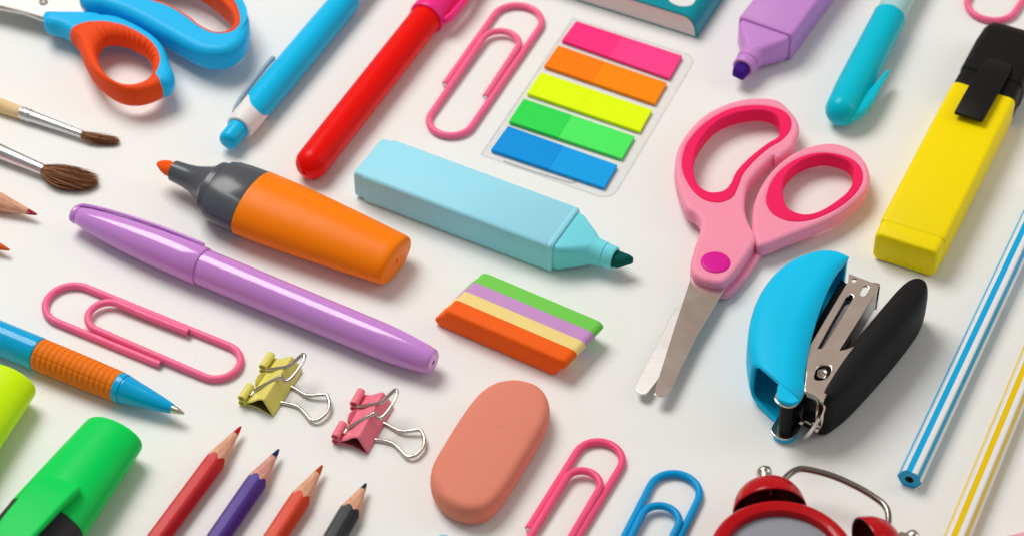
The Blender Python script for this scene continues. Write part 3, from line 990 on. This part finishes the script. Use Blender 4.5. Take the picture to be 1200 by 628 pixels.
# ------------------------------------------------------------------ pink scissors
o = thing('scissors', 'pink handled scissors with magenta pivot cap and dark pink grips', 'scissors', P(838.6, 330, 0), 'open pairs of scissors')
base = Vector((o.location.x, o.location.y, 0)) / U
PK = plastic('rose_plastic', (253, 152, 180), .38, sss=.2, rad=2.5, grain=.012)
DPK = plastic('raspberry_rubber', (245, 30, 96), .6, sss=.1, rad=1.5, grain=.03, gscale=1800)
MAG = plastic('magenta_plastic', (222, 28, 150), .35, grain=.01)


def sm(px, ox, oy, s, z, n=6):
    return flat(cr([tuple(q) for q in Zm(px, ox, oy, s, z)], n), base)


ZA = 5.6
s1 = 4.187
ringA = [(p[0] / s1 + 780, p[1] / s1 + 110) for p in ((150, 625), (98, 588), (62, 500), (43, 400), (58, 300), (108, 212), (195, 128), (300, 76), (400, 51), (500, 50), (560, 66))]
ringA += [(926, 137), (934, 148), (936, 160), (931, 173), (926.5, 181), (910, 192.5), (905, 191), (886, 210), (876, 224.6), (872.5, 243.7), (874, 259), (879.5, 273), (886, 287)]
ringA += [(867.5, 317), (852, 335), (840, 338.5), (822, 334), (811, 326), (809, 314), (814.5, 293.5), (821, 271)]
outA = flat(cr([tuple(P(u, v, ZA)) for u, v in ringA], 6), base)
bA = sm([(105, 265), (90, 345), (107, 412), (150, 478), (200, 514), (260, 525), (318, 503), (346, 452), (372, 388), (430, 320), (500, 260), (565, 220), (603, 172), (603, 120), (562, 82), (480, 63), (380, 66), (290, 92), (200, 147), (140, 208)], 780, 110, s1, 9.0)
hA = sm([(134, 380, 5), (138, 410, 7), (152, 444, 8), (184, 472, 8.5), (230, 487, 8.5), (285, 477, 8.5), (318, 444, 8.5), (350, 380, 8.5), (420, 308, 8.5), (500, 246, 8.5), (552, 217, 8), (558, 192, 5), (540, 166, 3), (490, 146, 2.5), (420, 144, 2.5), (330, 161, 2.5), (250, 199, 2.5), (190, 258, 2.5), (146, 328, 3)], 780, 110, s1, 7)
PZ0, PZ1 = 2.6, 9.0
MB().plate(outA, [bA], PZ0, PZ1, 1.7, 5).build('handle', PK, o)
MB().plate(grow(bA, .9), [hA], PZ0 + .3, PZ1 + .05, .55, 3).build('grip_lining', DPK, o)
outB = sm([(20, 575, 3), (6, 500, 5), (4, 430, 5.6), (14, 350), (52, 262), (112, 182), (200, 112), (300, 72), (400, 61), (490, 88), (550, 140), (579, 210), (572, 280), (520, 342), (420, 418), (300, 474), (180, 520), (60, 566)], 880, 160, s1, 5.6)
bB = sm([(90, 280), (86, 322), (112, 370), (170, 402), (240, 409), (320, 392), (420, 345), (500, 280), (536, 220), (536, 170), (510, 130), (460, 102), (380, 86), (300, 91), (220, 121), (150, 172), (107, 230)], 880, 160, s1, 9.0)
hB = sm([(152, 300, 4), (160, 326, 7), (180, 352, 8.5), (222, 377, 8.5), (280, 385, 8.5), (350, 364, 8.5), (430, 312, 8.5), (480, 266, 8.5), (499, 235, 6), (490, 200, 3), (440, 170, 2.5), (370, 152, 2.5), (310, 159, 2.5), (240, 184, 2.5), (185, 230, 2.5), (158, 270, 3)], 880, 160, s1, 7)
mb = MB().plate(outB, [bB], PZ0, PZ1, 1.7, 5)
under = [P(u, v, 3.2) for u, v in ((896, 280), (893, 297), (880, 318), (866, 335), (856, 345), (846, 347), (832, 342), (822, 335), (830, 310), (860, 285))]
mb.plate(flat(cr([tuple(q) for q in under], 4), base), [], 1.3, 4.3, .6, 2)
mb.build('handle', PK, o)
MB().plate(grow(bB, .9), [hB], PZ0 + .3, PZ1 + .05, .55, 3).build('grip_lining', DPK, o)
pc = P(838.6, 307, 9.2) - base
MB().loft([[(pc.x + r * cos(2 * pi * k / 40), pc.y + r * sin(2 * pi * k / 40), z) for k in range(40)] for r, z in ((5.3, 8.7), (5.3, 9.05), (5.1, 9.25), (4.2, 9.36), (2.5, 9.44), (.8, 9.47))]).build('pivot_cap', MAG, o, angle=50)
BLADE = metal('polished_blade', (222, 212, 206), .2)
BLADE2 = metal('brushed_blade', (215, 213, 210), .40, .1, (2.2,))
s4 = 4.187
bl = [P(811, 322, 5.2), P(851, 336, 5.2)] + Zm([(340, 270), (205, 545), (190, 561), (165, 566), (145, 563), (131, 552), (152, 480), (235, 215)], 735, 330, s4, 5.2)
MB().plate(flat(bl, base), [], 4.7, 5.6, .18, 1).build('blade', BLADE, o, angle=20)
bl2 = [P(832, 330, 3.4), P(815, 322, 3.4)] + Zm([(268, 112), (236, 132), (150, 300), (60, 470), (43, 508), (46, 536), (66, 551), (90, 554), (104, 543), (150, 482), (300, 220)], 735, 330, s4, 3.4)
c_ = P(790, 400, 3.4) - base
m2 = MB().plate(flat(bl2, base), [], 2.9, 3.7, .18, 1)
# the lower blade is ground with a slight twist towards its cutting edge
m2.v = [(x, y, z + ((x - c_.x) * -.93 + (y - c_.y) * .36) * -.04) for x, y, z in m2.v]
m2.build('blade', BLADE2, o, angle=20)

# ------------------------------------------------------------------ blue and orange scissors
o = thing('scissors', 'scissors with sky blue handles and orange ribbed finger grip', 'scissors', P(110, 20, 0), 'open pairs of scissors')
base = Vector((o.location.x, o.location.y, 0)) / U
SKY = plastic('azure_plastic', (30, 188, 244), .36, sss=.15, rad=2, grain=.008)
ORR = plastic('vermilion_rubber', (240, 78, 24), .55, sss=.15, rad=2, grain=.025, gscale=1600)
sa = 4.83
stem = [(4, 113, 9), (13, 88, 10), (40, 70, 11), (110, 60, 12), (250, 62, 12), (330, 76, 12), (360, 110, 12), (300, 180, 12), (240, 260, 10), (190, 268, 6), (150, 240, 5.5), (100, 222, 5), (50, 211, 5), (15, 172, 7)]
MB().plate(flat(cr([tuple(q) for q in Zm(stem, 50, 0, sa, 10)], 5), base), [], 4.2, 13.0, 3.0, 5).build('handle', SKY, o)
outer = [(690, 546, 7), (722, 525, 8), (744, 490, 9), (748, 440, 10), (724, 372, 11), (690, 272, 12), (640, 214, 12), (580, 171, 12), (480, 117, 12), (380, 83, 12), (250, 82, 12), (185, 110, 12), (146, 170, 11), (146, 208, 9), (162, 240, 7), (203, 288, 6.5), (232, 372, 6), (280, 462, 6), (350, 530, 6), (450, 585, 6), (540, 599, 6), (620, 580, 6.5)]
inner = [(318, 345, 7), (328, 390, 10), (368, 438, 12), (430, 474, 12.5), (500, 482, 12.5), (570, 465, 12), (608, 432, 11.5), (625, 405, 8), (600, 368, 4.5), (530, 320, 4.5), (470, 296, 4.5), (400, 290, 4.5), (350, 305, 5)]
edge = [(690, 546, 7.5), (668, 490, 10.5), (650, 450, 12), (640, 428, 12.5), (655, 400, 12.5), (666, 352, 12.8), (654, 300, 13), (610, 241, 13), (530, 181, 13.5), (430, 141, 13.5), (330, 128, 13.5), (250, 136, 13), (185, 164, 12), (158, 185, 11), (150, 207, 9)]
fo = flat(cr([tuple(q) for q in Zm(outer, 50, 0, sa, 10)], 6), base)
fi = flat(cr([tuple(q) for q in Zm(inner, 50, 0, sa, 10)], 6), base)
fe = flat(cr([tuple(q) for q in Zm(edge, 50, 0, sa, 10)], 6, False), base)
hc = (sum(q[0] for q in fi) / len(fi), sum(q[1] for q in fi) / len(fi))
aE0 = atan2(fe[0][1] - hc[1], fe[0][0] - hc[0])
aE1 = atan2(fe[-1][1] - hc[1], fe[-1][0] - hc[0]) % (2 * pi)
aE0 = aE0 if aE0 < aE1 else aE0 - 2 * pi


def edge_frac(a, ro_, ri_):
    best, bd = 1.0, 9
    for q in fe:
        da = abs((atan2(q[1] - hc[1], q[0] - hc[0]) - a + pi) % (2 * pi) - pi)
        if da < bd:
            bd, best = da, (sqrt((q[0] - hc[0]) ** 2 + (q[1] - hc[1]) ** 2) - ri_) / (ro_ - ri_)
    return min(.93, max(.25, best))


NA = 150
zc_, zh_ = 9.2, 4.9
sky_r, org_r = [], []
for i in range(NA + 1):
    a = aE0 + 2 * pi * i / NA
    ro_, ri_ = ray_to(fo, hc, a), ray_to(fi, hc, a)
    on = a <= aE1
    sB = edge_frac(a, ro_, ri_) if on else .93

    def sec(s, up):
        z = zh_ * max(0.0, 1 - abs(2 * s - 1) ** 2.6) ** (1 / 2.2)
        r = ri_ + (ro_ - ri_) * s
        return (hc[0] + r * cos(a), hc[1] + r * sin(a), zc_ + (z if up else -z))
    inn_ = [sec(sB * (1 - cos(pi * k / 14)) / 2 if False else sB * k / 14, True) for k in range(15)]
    outp_ = [sec(sB + (1 - sB) * (1 - (1 - k / 8) ** 2), True) for k in range(9)] + [sec(1 - (k / 8) ** 2 * .5, False) for k in range(1, 9)]
    bot_ = [sec(.5 - .5 * (1 - (1 - k / 8) ** 2), False) for k in range(0, 9)]
    full = inn_ + outp_[1:] + bot_[1:]
    org_r.append(bot_ + inn_[1:])
    sky_r.append((on, outp_))
MB().loft([q for f, q in sky_r if f], False, False, closed=False).build('handle', SKY, o, angle=60)
gm = MB()
gm.loft(org_r, False, False, closed=False)
gm.loft([q for f, q in sky_r if not f] + [sky_r[0][1]], False, False, closed=False)
gp = gm.build('finger_grip', ORR, o, angle=60)
rb = MB()
for (xa, ya) in ((352, 250), (380, 243), (408, 240), (436, 240), (464, 243), (492, 250), (520, 261), (546, 276), (572, 296), (594, 318), (612, 340), (625, 362)):
    q = P(50 + xa / sa, ya / sa, 9.2) - base
    a = atan2(q.y - hc[1], q.x - hc[0])
    ro_, ri_ = ray_to(fo, hc, a), ray_to(fi, hc, a)
    pth = []
    for k in range(9):
        s_ = .015 + .36 * (k / 8) ** 1.7
        z = zh_ * max(0.0, 1 - abs(2 * s_ - 1) ** 2.6) ** (1 / 2.2)
        r = ri_ + (ro_ - ri_) * s_ + .12
        pth.append((hc[0] + r * cos(a), hc[1] + r * sin(a), zc_ + z - .08))
    rb.tube(pth, [.3, .5, .55, .55, .55, .55, .5, .4, .2], 8)
rb.build('grip_ridges', ORR, gp)
s0 = 3.927
big = [(366, -6), (400, 48), (480, 62), (560, 88), (640, 125), (700, 158), (800, 214), (900, 268), (980, 287), (1060, 279), (1128, 228), (1151, 150), (1137, 75), (1092, 0), (1010, -80), (900, -140), (740, -190), (560, -190), (440, -120)]
bigh = [(560, -8), (640, 0), (720, 22), (790, 48), (870, 100), (930, 146), (1000, 166), (1058, 152), (1080, 112), (1060, 62), (1005, 8), (920, -55), (780, -100), (640, -100), (560, -60)]
bigb = [(520, -20), (640, -8), (720, 14), (790, 38), (870, 86), (930, 132), (1000, 160), (1070, 148), (1100, 90), (1075, 25), (1010, -50), (900, -110), (760, -140), (600, -130), (530, -80)]
f_ = lambda L_, z: flat(cr([tuple(q) for q in Zm(L_, 0, 0, s0, z)], 5), base)
MB().plate(f_(big, 10), [f_(bigb, 13)], 4.5, 15.5, 3.4, 6).build('handle', SKY, o)
MB().plate(grow(f_(bigb, 13), 1.6), [f_(bigh, 12.5)], 5, 14.8, 1.0, 4).build('finger_grip', ORR, o)
bz = 9.5
b1 = [P(u, v, bz) for u, v in ((-40, -6), (0, 5.6), (25, 12), (49, 18.8), (60, 24), (85, 22), (105.5, 10.2), (92, -1), (60, -22), (-40, -40))]
MB().plate(flat(b1, base), [], bz - 1.2, bz, .15, 1).build('blade', metal('satin_blade', (206, 200, 193), .4), o, angle=20)
b2 = [P(u, v, 7.6) for u, v in ((-40, 2), (27, 15.2), (52, 24), (80, 26), (70, -10), (-40, -30))]
MB().plate(flat(b2, base), [], 6.4, 7.7, .15, 1).build('blade', STEEL, o, angle=20)
pc = P(50.7, 2.2, bz + .3) - base
scw = MB()
scw.loft([[(pc.x + r * cos(2 * pi * k / 28), pc.y + r * sin(2 * pi * k / 28), z) for k in range(28)] for r, z in ((1.75, bz - .1), (1.75, bz + .5), (1.5, bz + .7), (1.05, bz + .72), (.95, bz + .3), (.3, bz + .25))])
scw.build('pivot_screw', STEEL, o, angle=30)
# ------------------------------------------------------------------ mini stapler lying on its side
o = thing('stapler', 'small open stapler, bright blue shell and black base, lying on its side', 'stapler', P(965, 450, 0))
base = Vector((o.location.x, o.location.y, 0)) / U
SBL = plastic('bright_blue_plastic', (0, 196, 242), .45, sss=.1, rad=1.5, grain=.012)
SBK = plastic('black_rubber', (22, 22, 23), .55, grain=.03, gscale=1800)
SATIN = metal('rosy_nickel', (244, 236, 230), .2)
DARK = plastic('dark_steel', (30, 32, 36), .35, metal=.6)
ZS = 21.0
E = [(995.5, 299), (988.5, 309), (978.5, 322.5), (965, 351.5), (953.8, 385), (947, 412), (942.5, 443), (941.5, 458), (936, 467.5)]
Am = [(994.5, 298, 20), (975, 293.5, 18), (950, 296.5, 17), (925, 309, 15.5), (903, 330, 14), (886, 358, 13), (877, 390, 12), (875.5, 418, 11), (880, 446, 10), (888, 469, 9)]
E = cr([tuple(P(u, v, ZS)) for u, v in E], 4, False)
Am = cr([tuple(P(*q)) for q in Am], 4, False)
nt_ = 25
rows = []
for i in range(len(E)):
    t = i / (len(E) - 1)
    e, a = Vector(E[i]), Vector(Am[i])
    e.z = a.z = 0
    hw = 10.4 * (0.86 + .14 * min(1, t * 5))
    row = []
    for k in range(nt_):
        th = pi * k / (nt_ - 1)
        c, s = cos(th), sin(th)
        f = abs(s) ** (.5 - .15 * max(0, 1 - t * 4))
        z = 10.6 + hw * math.copysign(abs(c) ** .42, c)
        row.append(e + (a - e) * f + Vector((0, 0, z)) - base)
    rows.append(row)
# hollow the hinge end: the two side walls reach further than the back wall
MB().loft(rows, False, False, closed=False).build('shell', SBL, o, solid=1.5, angle=60)
n_ = len(rows)


# lips at the hinge end, rounded tabs that carry the hinge pin
def tab(z0, z1, dv):
    pts = [(940, 440), (942, 456), (937.5, 467), (929, 471.5), (919, 470), (911, 463.5), (915, 445)]
    q = [P(u, v, ZS) for u, v in pts]
    MB().plate(flat(cr([tuple(p) for p in q], 5), base), [], z0, z1, .3, 3).build('hinge_tab', SBL, o)


tab(18.9, 20.86, 0)
tab(0.4, 2.0, 0)
ppx = P(924, 462, ZS)
for z0, z1, r in ((.35, 20.9, 2.4),):
    MB().loft([[(ppx.x - base.x + r * cos(2 * pi * k / 24), ppx.y - base.y + r * sin(2 * pi * k / 24), z) for k in range(24)] for z in (2.1, 19.2)]).build('hinge_pin', SBK, o)
for z0, z1 in ((18.6, 19.3), (2.2, 2.9)):
    pts = [(944, 448), (941, 462), (934, 470), (925, 472.5), (914, 469), (908, 461), (915, 448), (930, 425)]
    q = [P(u, v, ZS) for u, v in pts]
    MB().plate(flat(cr([tuple(p) for p in q], 5), base), [], z0, z1, .15, 1).build('steel_liner', CHROME, o)
# dark inner frame inside the shell
q = [P(u, v, 14) for u, v in ((985, 330), (1006, 345), (960, 420), (930, 480), (918, 474), (935, 420))]
MB().plate(flat(q, base), [], 4, 15.5, .4, 1).build('staple_pusher', DARK, o)
# coil spring
sp0, sp1 = P(960, 377, 17), P(951, 420, 17)
pth = []
for i in range(140):
    t = i / 139
    c = sp0.lerp(sp1, t) - base
    ang = t * 2 * pi * 13
    pth.append((c.x + 1.5 * cos(ang), c.y, c.z - 1.5 + 1.5 * sin(ang)))
MB().tube(pth, .22, 6).build('spring', DARK, o)
# staple channel: top plate with slots, side wall towards the base
s6 = 5.71
ZM = 18.5
top = Zm([(370, 116), (420, 135), (560, 188), (568, 205), (552, 240), (440, 420), (300, 640), (210, 780), (60, 700), (100, 610), (190, 460), (285, 300), (365, 168)], 930, 300, s6, ZM)
slots = [Zm([(381, 252), (400, 262), (396, 285), (330, 400), (240, 545), (170, 650), (148, 640), (240, 470), (350, 275)], 930, 300, s6, ZM),
         Zm([(470, 200), (490, 196), (503, 206), (498, 238), (478, 264), (458, 268), (444, 258), (450, 232)], 930, 300, s6, ZM),
         Zm([(388, 152), (405, 146), (424, 152), (420, 170), (406, 176), (390, 172)], 930, 300, s6, ZM)]
MB().plate(flat(top, base), [flat(x, base) for x in slots], ZM - .8, ZM, .15, 1).build('staple_channel', SATIN, o, angle=25)
wall = Zm([(568, 203), (552, 240), (440, 420), (300, 640)], 930, 300, s6, ZM)
wl = flat(wall, base)
cw = MB()
cw.loft([[(x, y, ZM - .2), (x, y, 8.5), (x - .8, y - .1, 8.5), (x - .8, y - .1, ZM - .2)] for x, y in wl])
cw.build('channel_wall', metal('grey_steel', (150, 152, 156), .3), o, angle=25)
wm = Vector((wl[2][0] * .55 + wl[3][0] * .45, wl[2][1] * .55 + wl[3][1] * .45, 0))
wt = Vector((wl[3][0] - wl[2][0], wl[3][1] - wl[2][1], 0)).normalized()
wn = Vector((-wt.y, wt.x, 0))
MB().loft([[wm + wt * dx + wn * dn + Vector((0, 0, dz)) for dx, dz in ((-2.2, 11.6), (-1.6, 11), (1.6, 11), (2.2, 11.6), (2.2, 13.2), (1.6, 13.8), (-1.6, 13.8), (-2.2, 13.2))] for dn in (-.12, .12)]).build('channel_slot', DARK, o)
pb = P(930 + 440 / s6, 300 + 505 / s6, 10) - base
inn = Zm([(350, 255), (400, 265), (240, 560), (130, 720), (80, 690)], 930, 300, s6, ZM)
MB().plate(flat(inn, base), [], 13.5, 15.6, .2, 1).build('staple_strip', metal('staples', (170, 176, 186), .25), o)
# inner front end of the channel
fr = P(1029, 342, 14) - base
MB().plate([(fr.x - 2.4, fr.y - 1.0), (fr.x + .2, fr.y - 1.0), (fr.x + .4, fr.y + .6), (fr.x - 2.0, fr.y + 1.4)], [], 6, 17.6, .2, 1).build('front_plate', CHROME, o)
# bracket that joins channel and base
s7 = 4.83
ZB2 = 20.2
br = Zm([(112, 330), (118, 240), (122, 170), (150, 118), (185, 89), (235, 91), (305, 98), (350, 90), (395, 72), (440, 46), (450, 60), (400, 120), (340, 196), (275, 275), (245, 320), (222, 375), (212, 388), (160, 355)], 920, 390, s7, ZB2)
hole = Zm([(170, 220), (185, 190), (215, 176), (250, 182), (262, 200), (255, 232), (230, 258), (195, 268), (165, 258)], 920, 390, s7, ZB2)
MB().plate(flat(cr([tuple(x) for x in br], 3), base), [flat(cr([tuple(x) for x in hole], 4), base)], ZB2 - .8, ZB2, .2, 2).build('side_bracket', SATIN, o, angle=25)
pv = P(963.5, 437, 19.2) - base
MB().loft([[(pv.x + r * cos(2 * pi * k / 24), pv.y + r * sin(2 * pi * k / 24), z) for k in range(24)] for r, z in ((2.0, 14), (2.0, 18.9), (1.6, 19.3), (1.0, 19.2), (.5, 18.6))]).build('pivot_rivet', CHROME, o, angle=30)
# bent steel strips at the hinge end
for pts, wd in (([(943, 459, 20), (954, 464, 20), (963.5, 471.5, 19.5), (965, 479, 17), (958, 494, 12), (948, 508, 6), (940, 516, 1.2)], .6),
                ([(946, 463, 19.5), (958, 469, 19), (957, 480, 16), (955, 494, 11), (952, 497, 9.5), (943, 493, 9), (938, 496, 7)], .55),
                ([(964, 480, 14), (962, 495, 9), (956, 505, 5), (949, 507, 4)], .6)):
    c = cr([tuple(P(*q) - base) for q in pts], 5, False)
    rg = []
    for i, p in enumerate(c):
        a = Vector(c[max(0, i - 1)])
        b_ = Vector(c[min(len(c) - 1, i + 1)])
        tdir = (b_ - a).normalized()
        side = tdir.cross(Vector((.55, .3, .75))).normalized()
        up = tdir.cross(side)
        p = Vector(p)
        rg.append([p + side * wd * sx + up * .3 * sy for sx, sy in ((-1, -1), (1, -1), (1, 1), (-1, 1))])
    MB().loft(rg).build('bent_strip', CHROME, o, angle=30)
MB().plate(flat([P(u, v, 19) for u, v in ((944, 460), (963, 472), (970, 462), (955, 445))], base), [], 3, 19.2, .3, 1).build('hinge_block', DARK, o)
# black base: a pod, flat towards the channel
pod = [(143.8, -28), (141.5, -34.5), (136.3, -43), (130, -52), (122.5, -62), (114.5, -72), (109.5, -77), (105.8, -79.8), (102.2, -79.4), (101.2, -76.3), (104.7, -69.2), (111.5, -57.7), (119.5, -46.2), (126.5, -36.3), (132.2, -28.5), (136.3, -24.2), (140.2, -22.8), (143.2, -24.4)]
po = flat(cr(pod, 5), base)
MB().loft(pillow(po, 20, 2.3, .7, .6, .2)).build('base_pod', SBK, o, angle=60)

# ------------------------------------------------------------------ red twin bell alarm clock
o = thing('alarm_clock', 'red twin bell alarm clock with chrome handle and grey dial', 'alarm clock', P(918, 690, 0))
base = Vector((o.location.x, o.location.y, 0)) / U
RL = plastic('red_enamel', (186, 3, 16), .22, grain=.004, coat=.3)
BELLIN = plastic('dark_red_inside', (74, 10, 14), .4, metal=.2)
FACE = plastic('grey_dial', (150, 152, 161), .5, grain=.01)
ZF = 25.0
ctr = P(917, 651.5, ZF)
lf, rt = P(917 - 87, 651.5, ZF), P(917 + 87, 651.5, ZF)
RC = (rt - lf).length / 2
cc = ctr - base
circ = lambda r, z, n=96: [(cc.x + r * cos(2 * pi * k / n), cc.y + r * sin(2 * pi * k / n), z) for k in range(n)]
MB().loft([circ(RC * .9, .2), circ(RC * .97, 1.5), circ(RC * .99, 12), circ(RC, ZF - 2.2), circ(RC * .99, ZF - .8), circ(RC * .955, ZF - .05), circ(RC * .92, ZF), circ(RC * .815, ZF - .5), circ(RC * .80, ZF - 1.0), circ(RC * .79, ZF - 3.2)], True, True).build('case', RL, o, angle=40)
MB().loft([circ(RC * .79, ZF - 3.0), circ(RC * .5, ZF - 2.9), circ(.5, ZF - 2.9)], False, True).build('dial', FACE, o)
ZBELL = 12.5


def bell(uv_center, rim_r):
    bc = P(*uv_center, ZBELL) - base
    ax = Vector((bc.x - cc.x, bc.y - cc.y, 0)).normalized()
    sd = Vector((-ax.y, ax.x, 0))
    up = Vector((0, 0, 1))
    n = 48

    def rg(h, r):
        return [bc + ax * h + (sd * cos(2 * pi * k / n) + up * sin(2 * pi * k / n)) * r for k in range(n)]
    R_ = rim_r
    prof = [(-.5, R_ * 1.0), (-.2, R_ * 1.02)] + [(R_ * .92 * sin(radians(a)), R_ * cos(radians(a)) ** .85) for a in (4, 12, 22, 32, 42, 52, 62, 72, 80, 86)]
    bo = MB().loft([rg(h, r) for h, r in prof], False, True).build('bell', RL, o, angle=60)
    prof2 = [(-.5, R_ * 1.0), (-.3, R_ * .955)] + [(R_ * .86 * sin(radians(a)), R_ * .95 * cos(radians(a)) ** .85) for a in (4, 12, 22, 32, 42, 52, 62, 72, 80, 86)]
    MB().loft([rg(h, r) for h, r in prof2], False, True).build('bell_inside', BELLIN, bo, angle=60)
    H = R_ * .9
    MB().loft([rg(-R_ * .7, 1.3), rg(H - .5, 1.3)]).build('bell_post', CHROME, bo)
    MB().loft([rg(H - .2, 2.2), rg(H + .4, 2.9), rg(H + 2.2, 2.9), rg(H + 2.6, 2.3), rg(H + 4.2, 2.2), rg(H + 4.8, 2.6), rg(H + 6.2, 2.4), rg(H + 7.0, 1.6), rg(H + 7.2, .4)]).build('bell_nut', CHROME, bo, angle=45)


bell((902, 598), 11.8)
bell((1019, 646), 11.4)
hp = [(905, 575, 13), (921, 559, 13), (929, 552.5, 13), (936, 549.5, 13), (942, 549.2, 13), (955, 551.5, 13), (970, 555.5, 13), (985, 561, 13), (1000, 568, 13), (1015, 576, 13), (1030, 586, 13), (1037, 592.5, 13), (1040.5, 600, 13), (1041, 612, 13), (1036, 630, 13)]
MB().tube(cr([tuple(P(*q) - base) for q in hp], 6, False), 1.1, 12).build('handle', metal('dark_chrome', (150, 142, 136), .16), o)

# ------------------------------------------------------------------ things that only peep into the frame
o, L, loc = axis_thing('pen', 'light blue rounded pen end just below the oval coral eraser', 'pen', P(519, 637.5, 3.4), P(498, 690, 3.4))
MB().loft(lathe([(-3.2, .6), (-2.9, 1.6), (-2, 2.5), (-.6, 3.2), (1.2, 3.4), (12, 3.4), (L, 3.5), (L + 40, 3.5)], 32)).build('barrel', plastic('baby_blue_plastic', (120, 206, 236), .3), o)
o = thing('sticky_notes', 'pale pink pad of sticky notes with just one corner in view', 'sticky notes', P(1200, 645, 0))
base = Vector((o.location.x, o.location.y, 0)) / U
q = [P(u, v, 4) for u, v in ((1170, 630), (1215, 619), (1280, 700), (1225, 720))]
pad = MB().plate(flat(q, base), [], .05, 4, .1, 1)
pad.build('paper_pad', plastic('pink_paper', (248, 170, 188), .7), o)

# ------------------------------------------------------------------ camera and light
cd = bpy.data.cameras.new('Camera')
cam = bpy.data.objects.new('Camera', cd)
col.objects.link(cam)
cam.location = CAM * U
cam.rotation_euler = Matrix((RGT, UPV, -FWD)).transposed().to_euler()
cd.sensor_width = 36
cd.lens = 36 * FPX / 1200
cd.clip_start = .01
cd.clip_end = 50
cd.dof.use_dof = True
cd.dof.focus_distance = .915
cd.dof.aperture_fstop = 12.5
sc.camera = cam


def area(name, d, dist, sx, sy, power, color, spread=180, target=(0, 0, 0)):
    l = bpy.data.lights.new(name, 'AREA')
    l.shape = 'RECTANGLE'
    l.size, l.size_y = sx, sy
    l.energy = power
    l.color = color
    ob = bpy.data.objects.new(name, l)
    col.objects.link(ob)
    d = Vector(d).normalized()
    ob.location = Vector(target) + d * dist
    ob.rotation_euler = d.to_track_quat('Z', 'Y').to_euler()
    return ob


area('softbox_lamp', (-.40, .50, 1.0), 1.6, .86, .78, 20.6, (1.0, .988, .963))
area('side_strip_lamp', (.93, .05, .42), 1.0, .35, .9, 1.6, (1.0, .97, .95))

w = bpy.data.worlds.new('World')
sc.world = w
w.use_nodes = True
nt = w.node_tree
bg = nt.nodes['Background']
tc = nt.nodes.new('ShaderNodeTexCoord')
sx = nt.nodes.new('ShaderNodeSeparateXYZ')
rp = nt.nodes.new('ShaderNodeValToRGB')
mr = nt.nodes.new('ShaderNodeMapRange')
mr.inputs['From Min'].default_value = -1
mr.inputs['From Max'].default_value = 1
nt.links.new(tc.outputs['Generated'], sx.inputs['Vector'])
nt.links.new(sx.outputs['Y'], mr.inputs['Value'])
nt.links.new(mr.outputs['Result'], rp.inputs['Fac'])
rp.color_ramp.elements[0].position = .35
rp.color_ramp.elements[0].color = (.275, .288, .287, 1)
rp.color_ramp.elements[1].position = .8
rp.color_ramp.elements[1].color = (.36, .29, .245, 1)
nt.links.new(rp.outputs['Color'], bg.inputs['Color'])
bg.inputs['Strength'].default_value = 1.0

sc.view_settings.view_transform = 'Standard'
sc.view_settings.look = 'None'
sc.view_settings.exposure = 0.0
sc.view_settings.gamma = 1.0
sc.cycles.use_denoising = True
sc.cycles.max_bounces = 10
sc.cycles.caustics_refractive = True
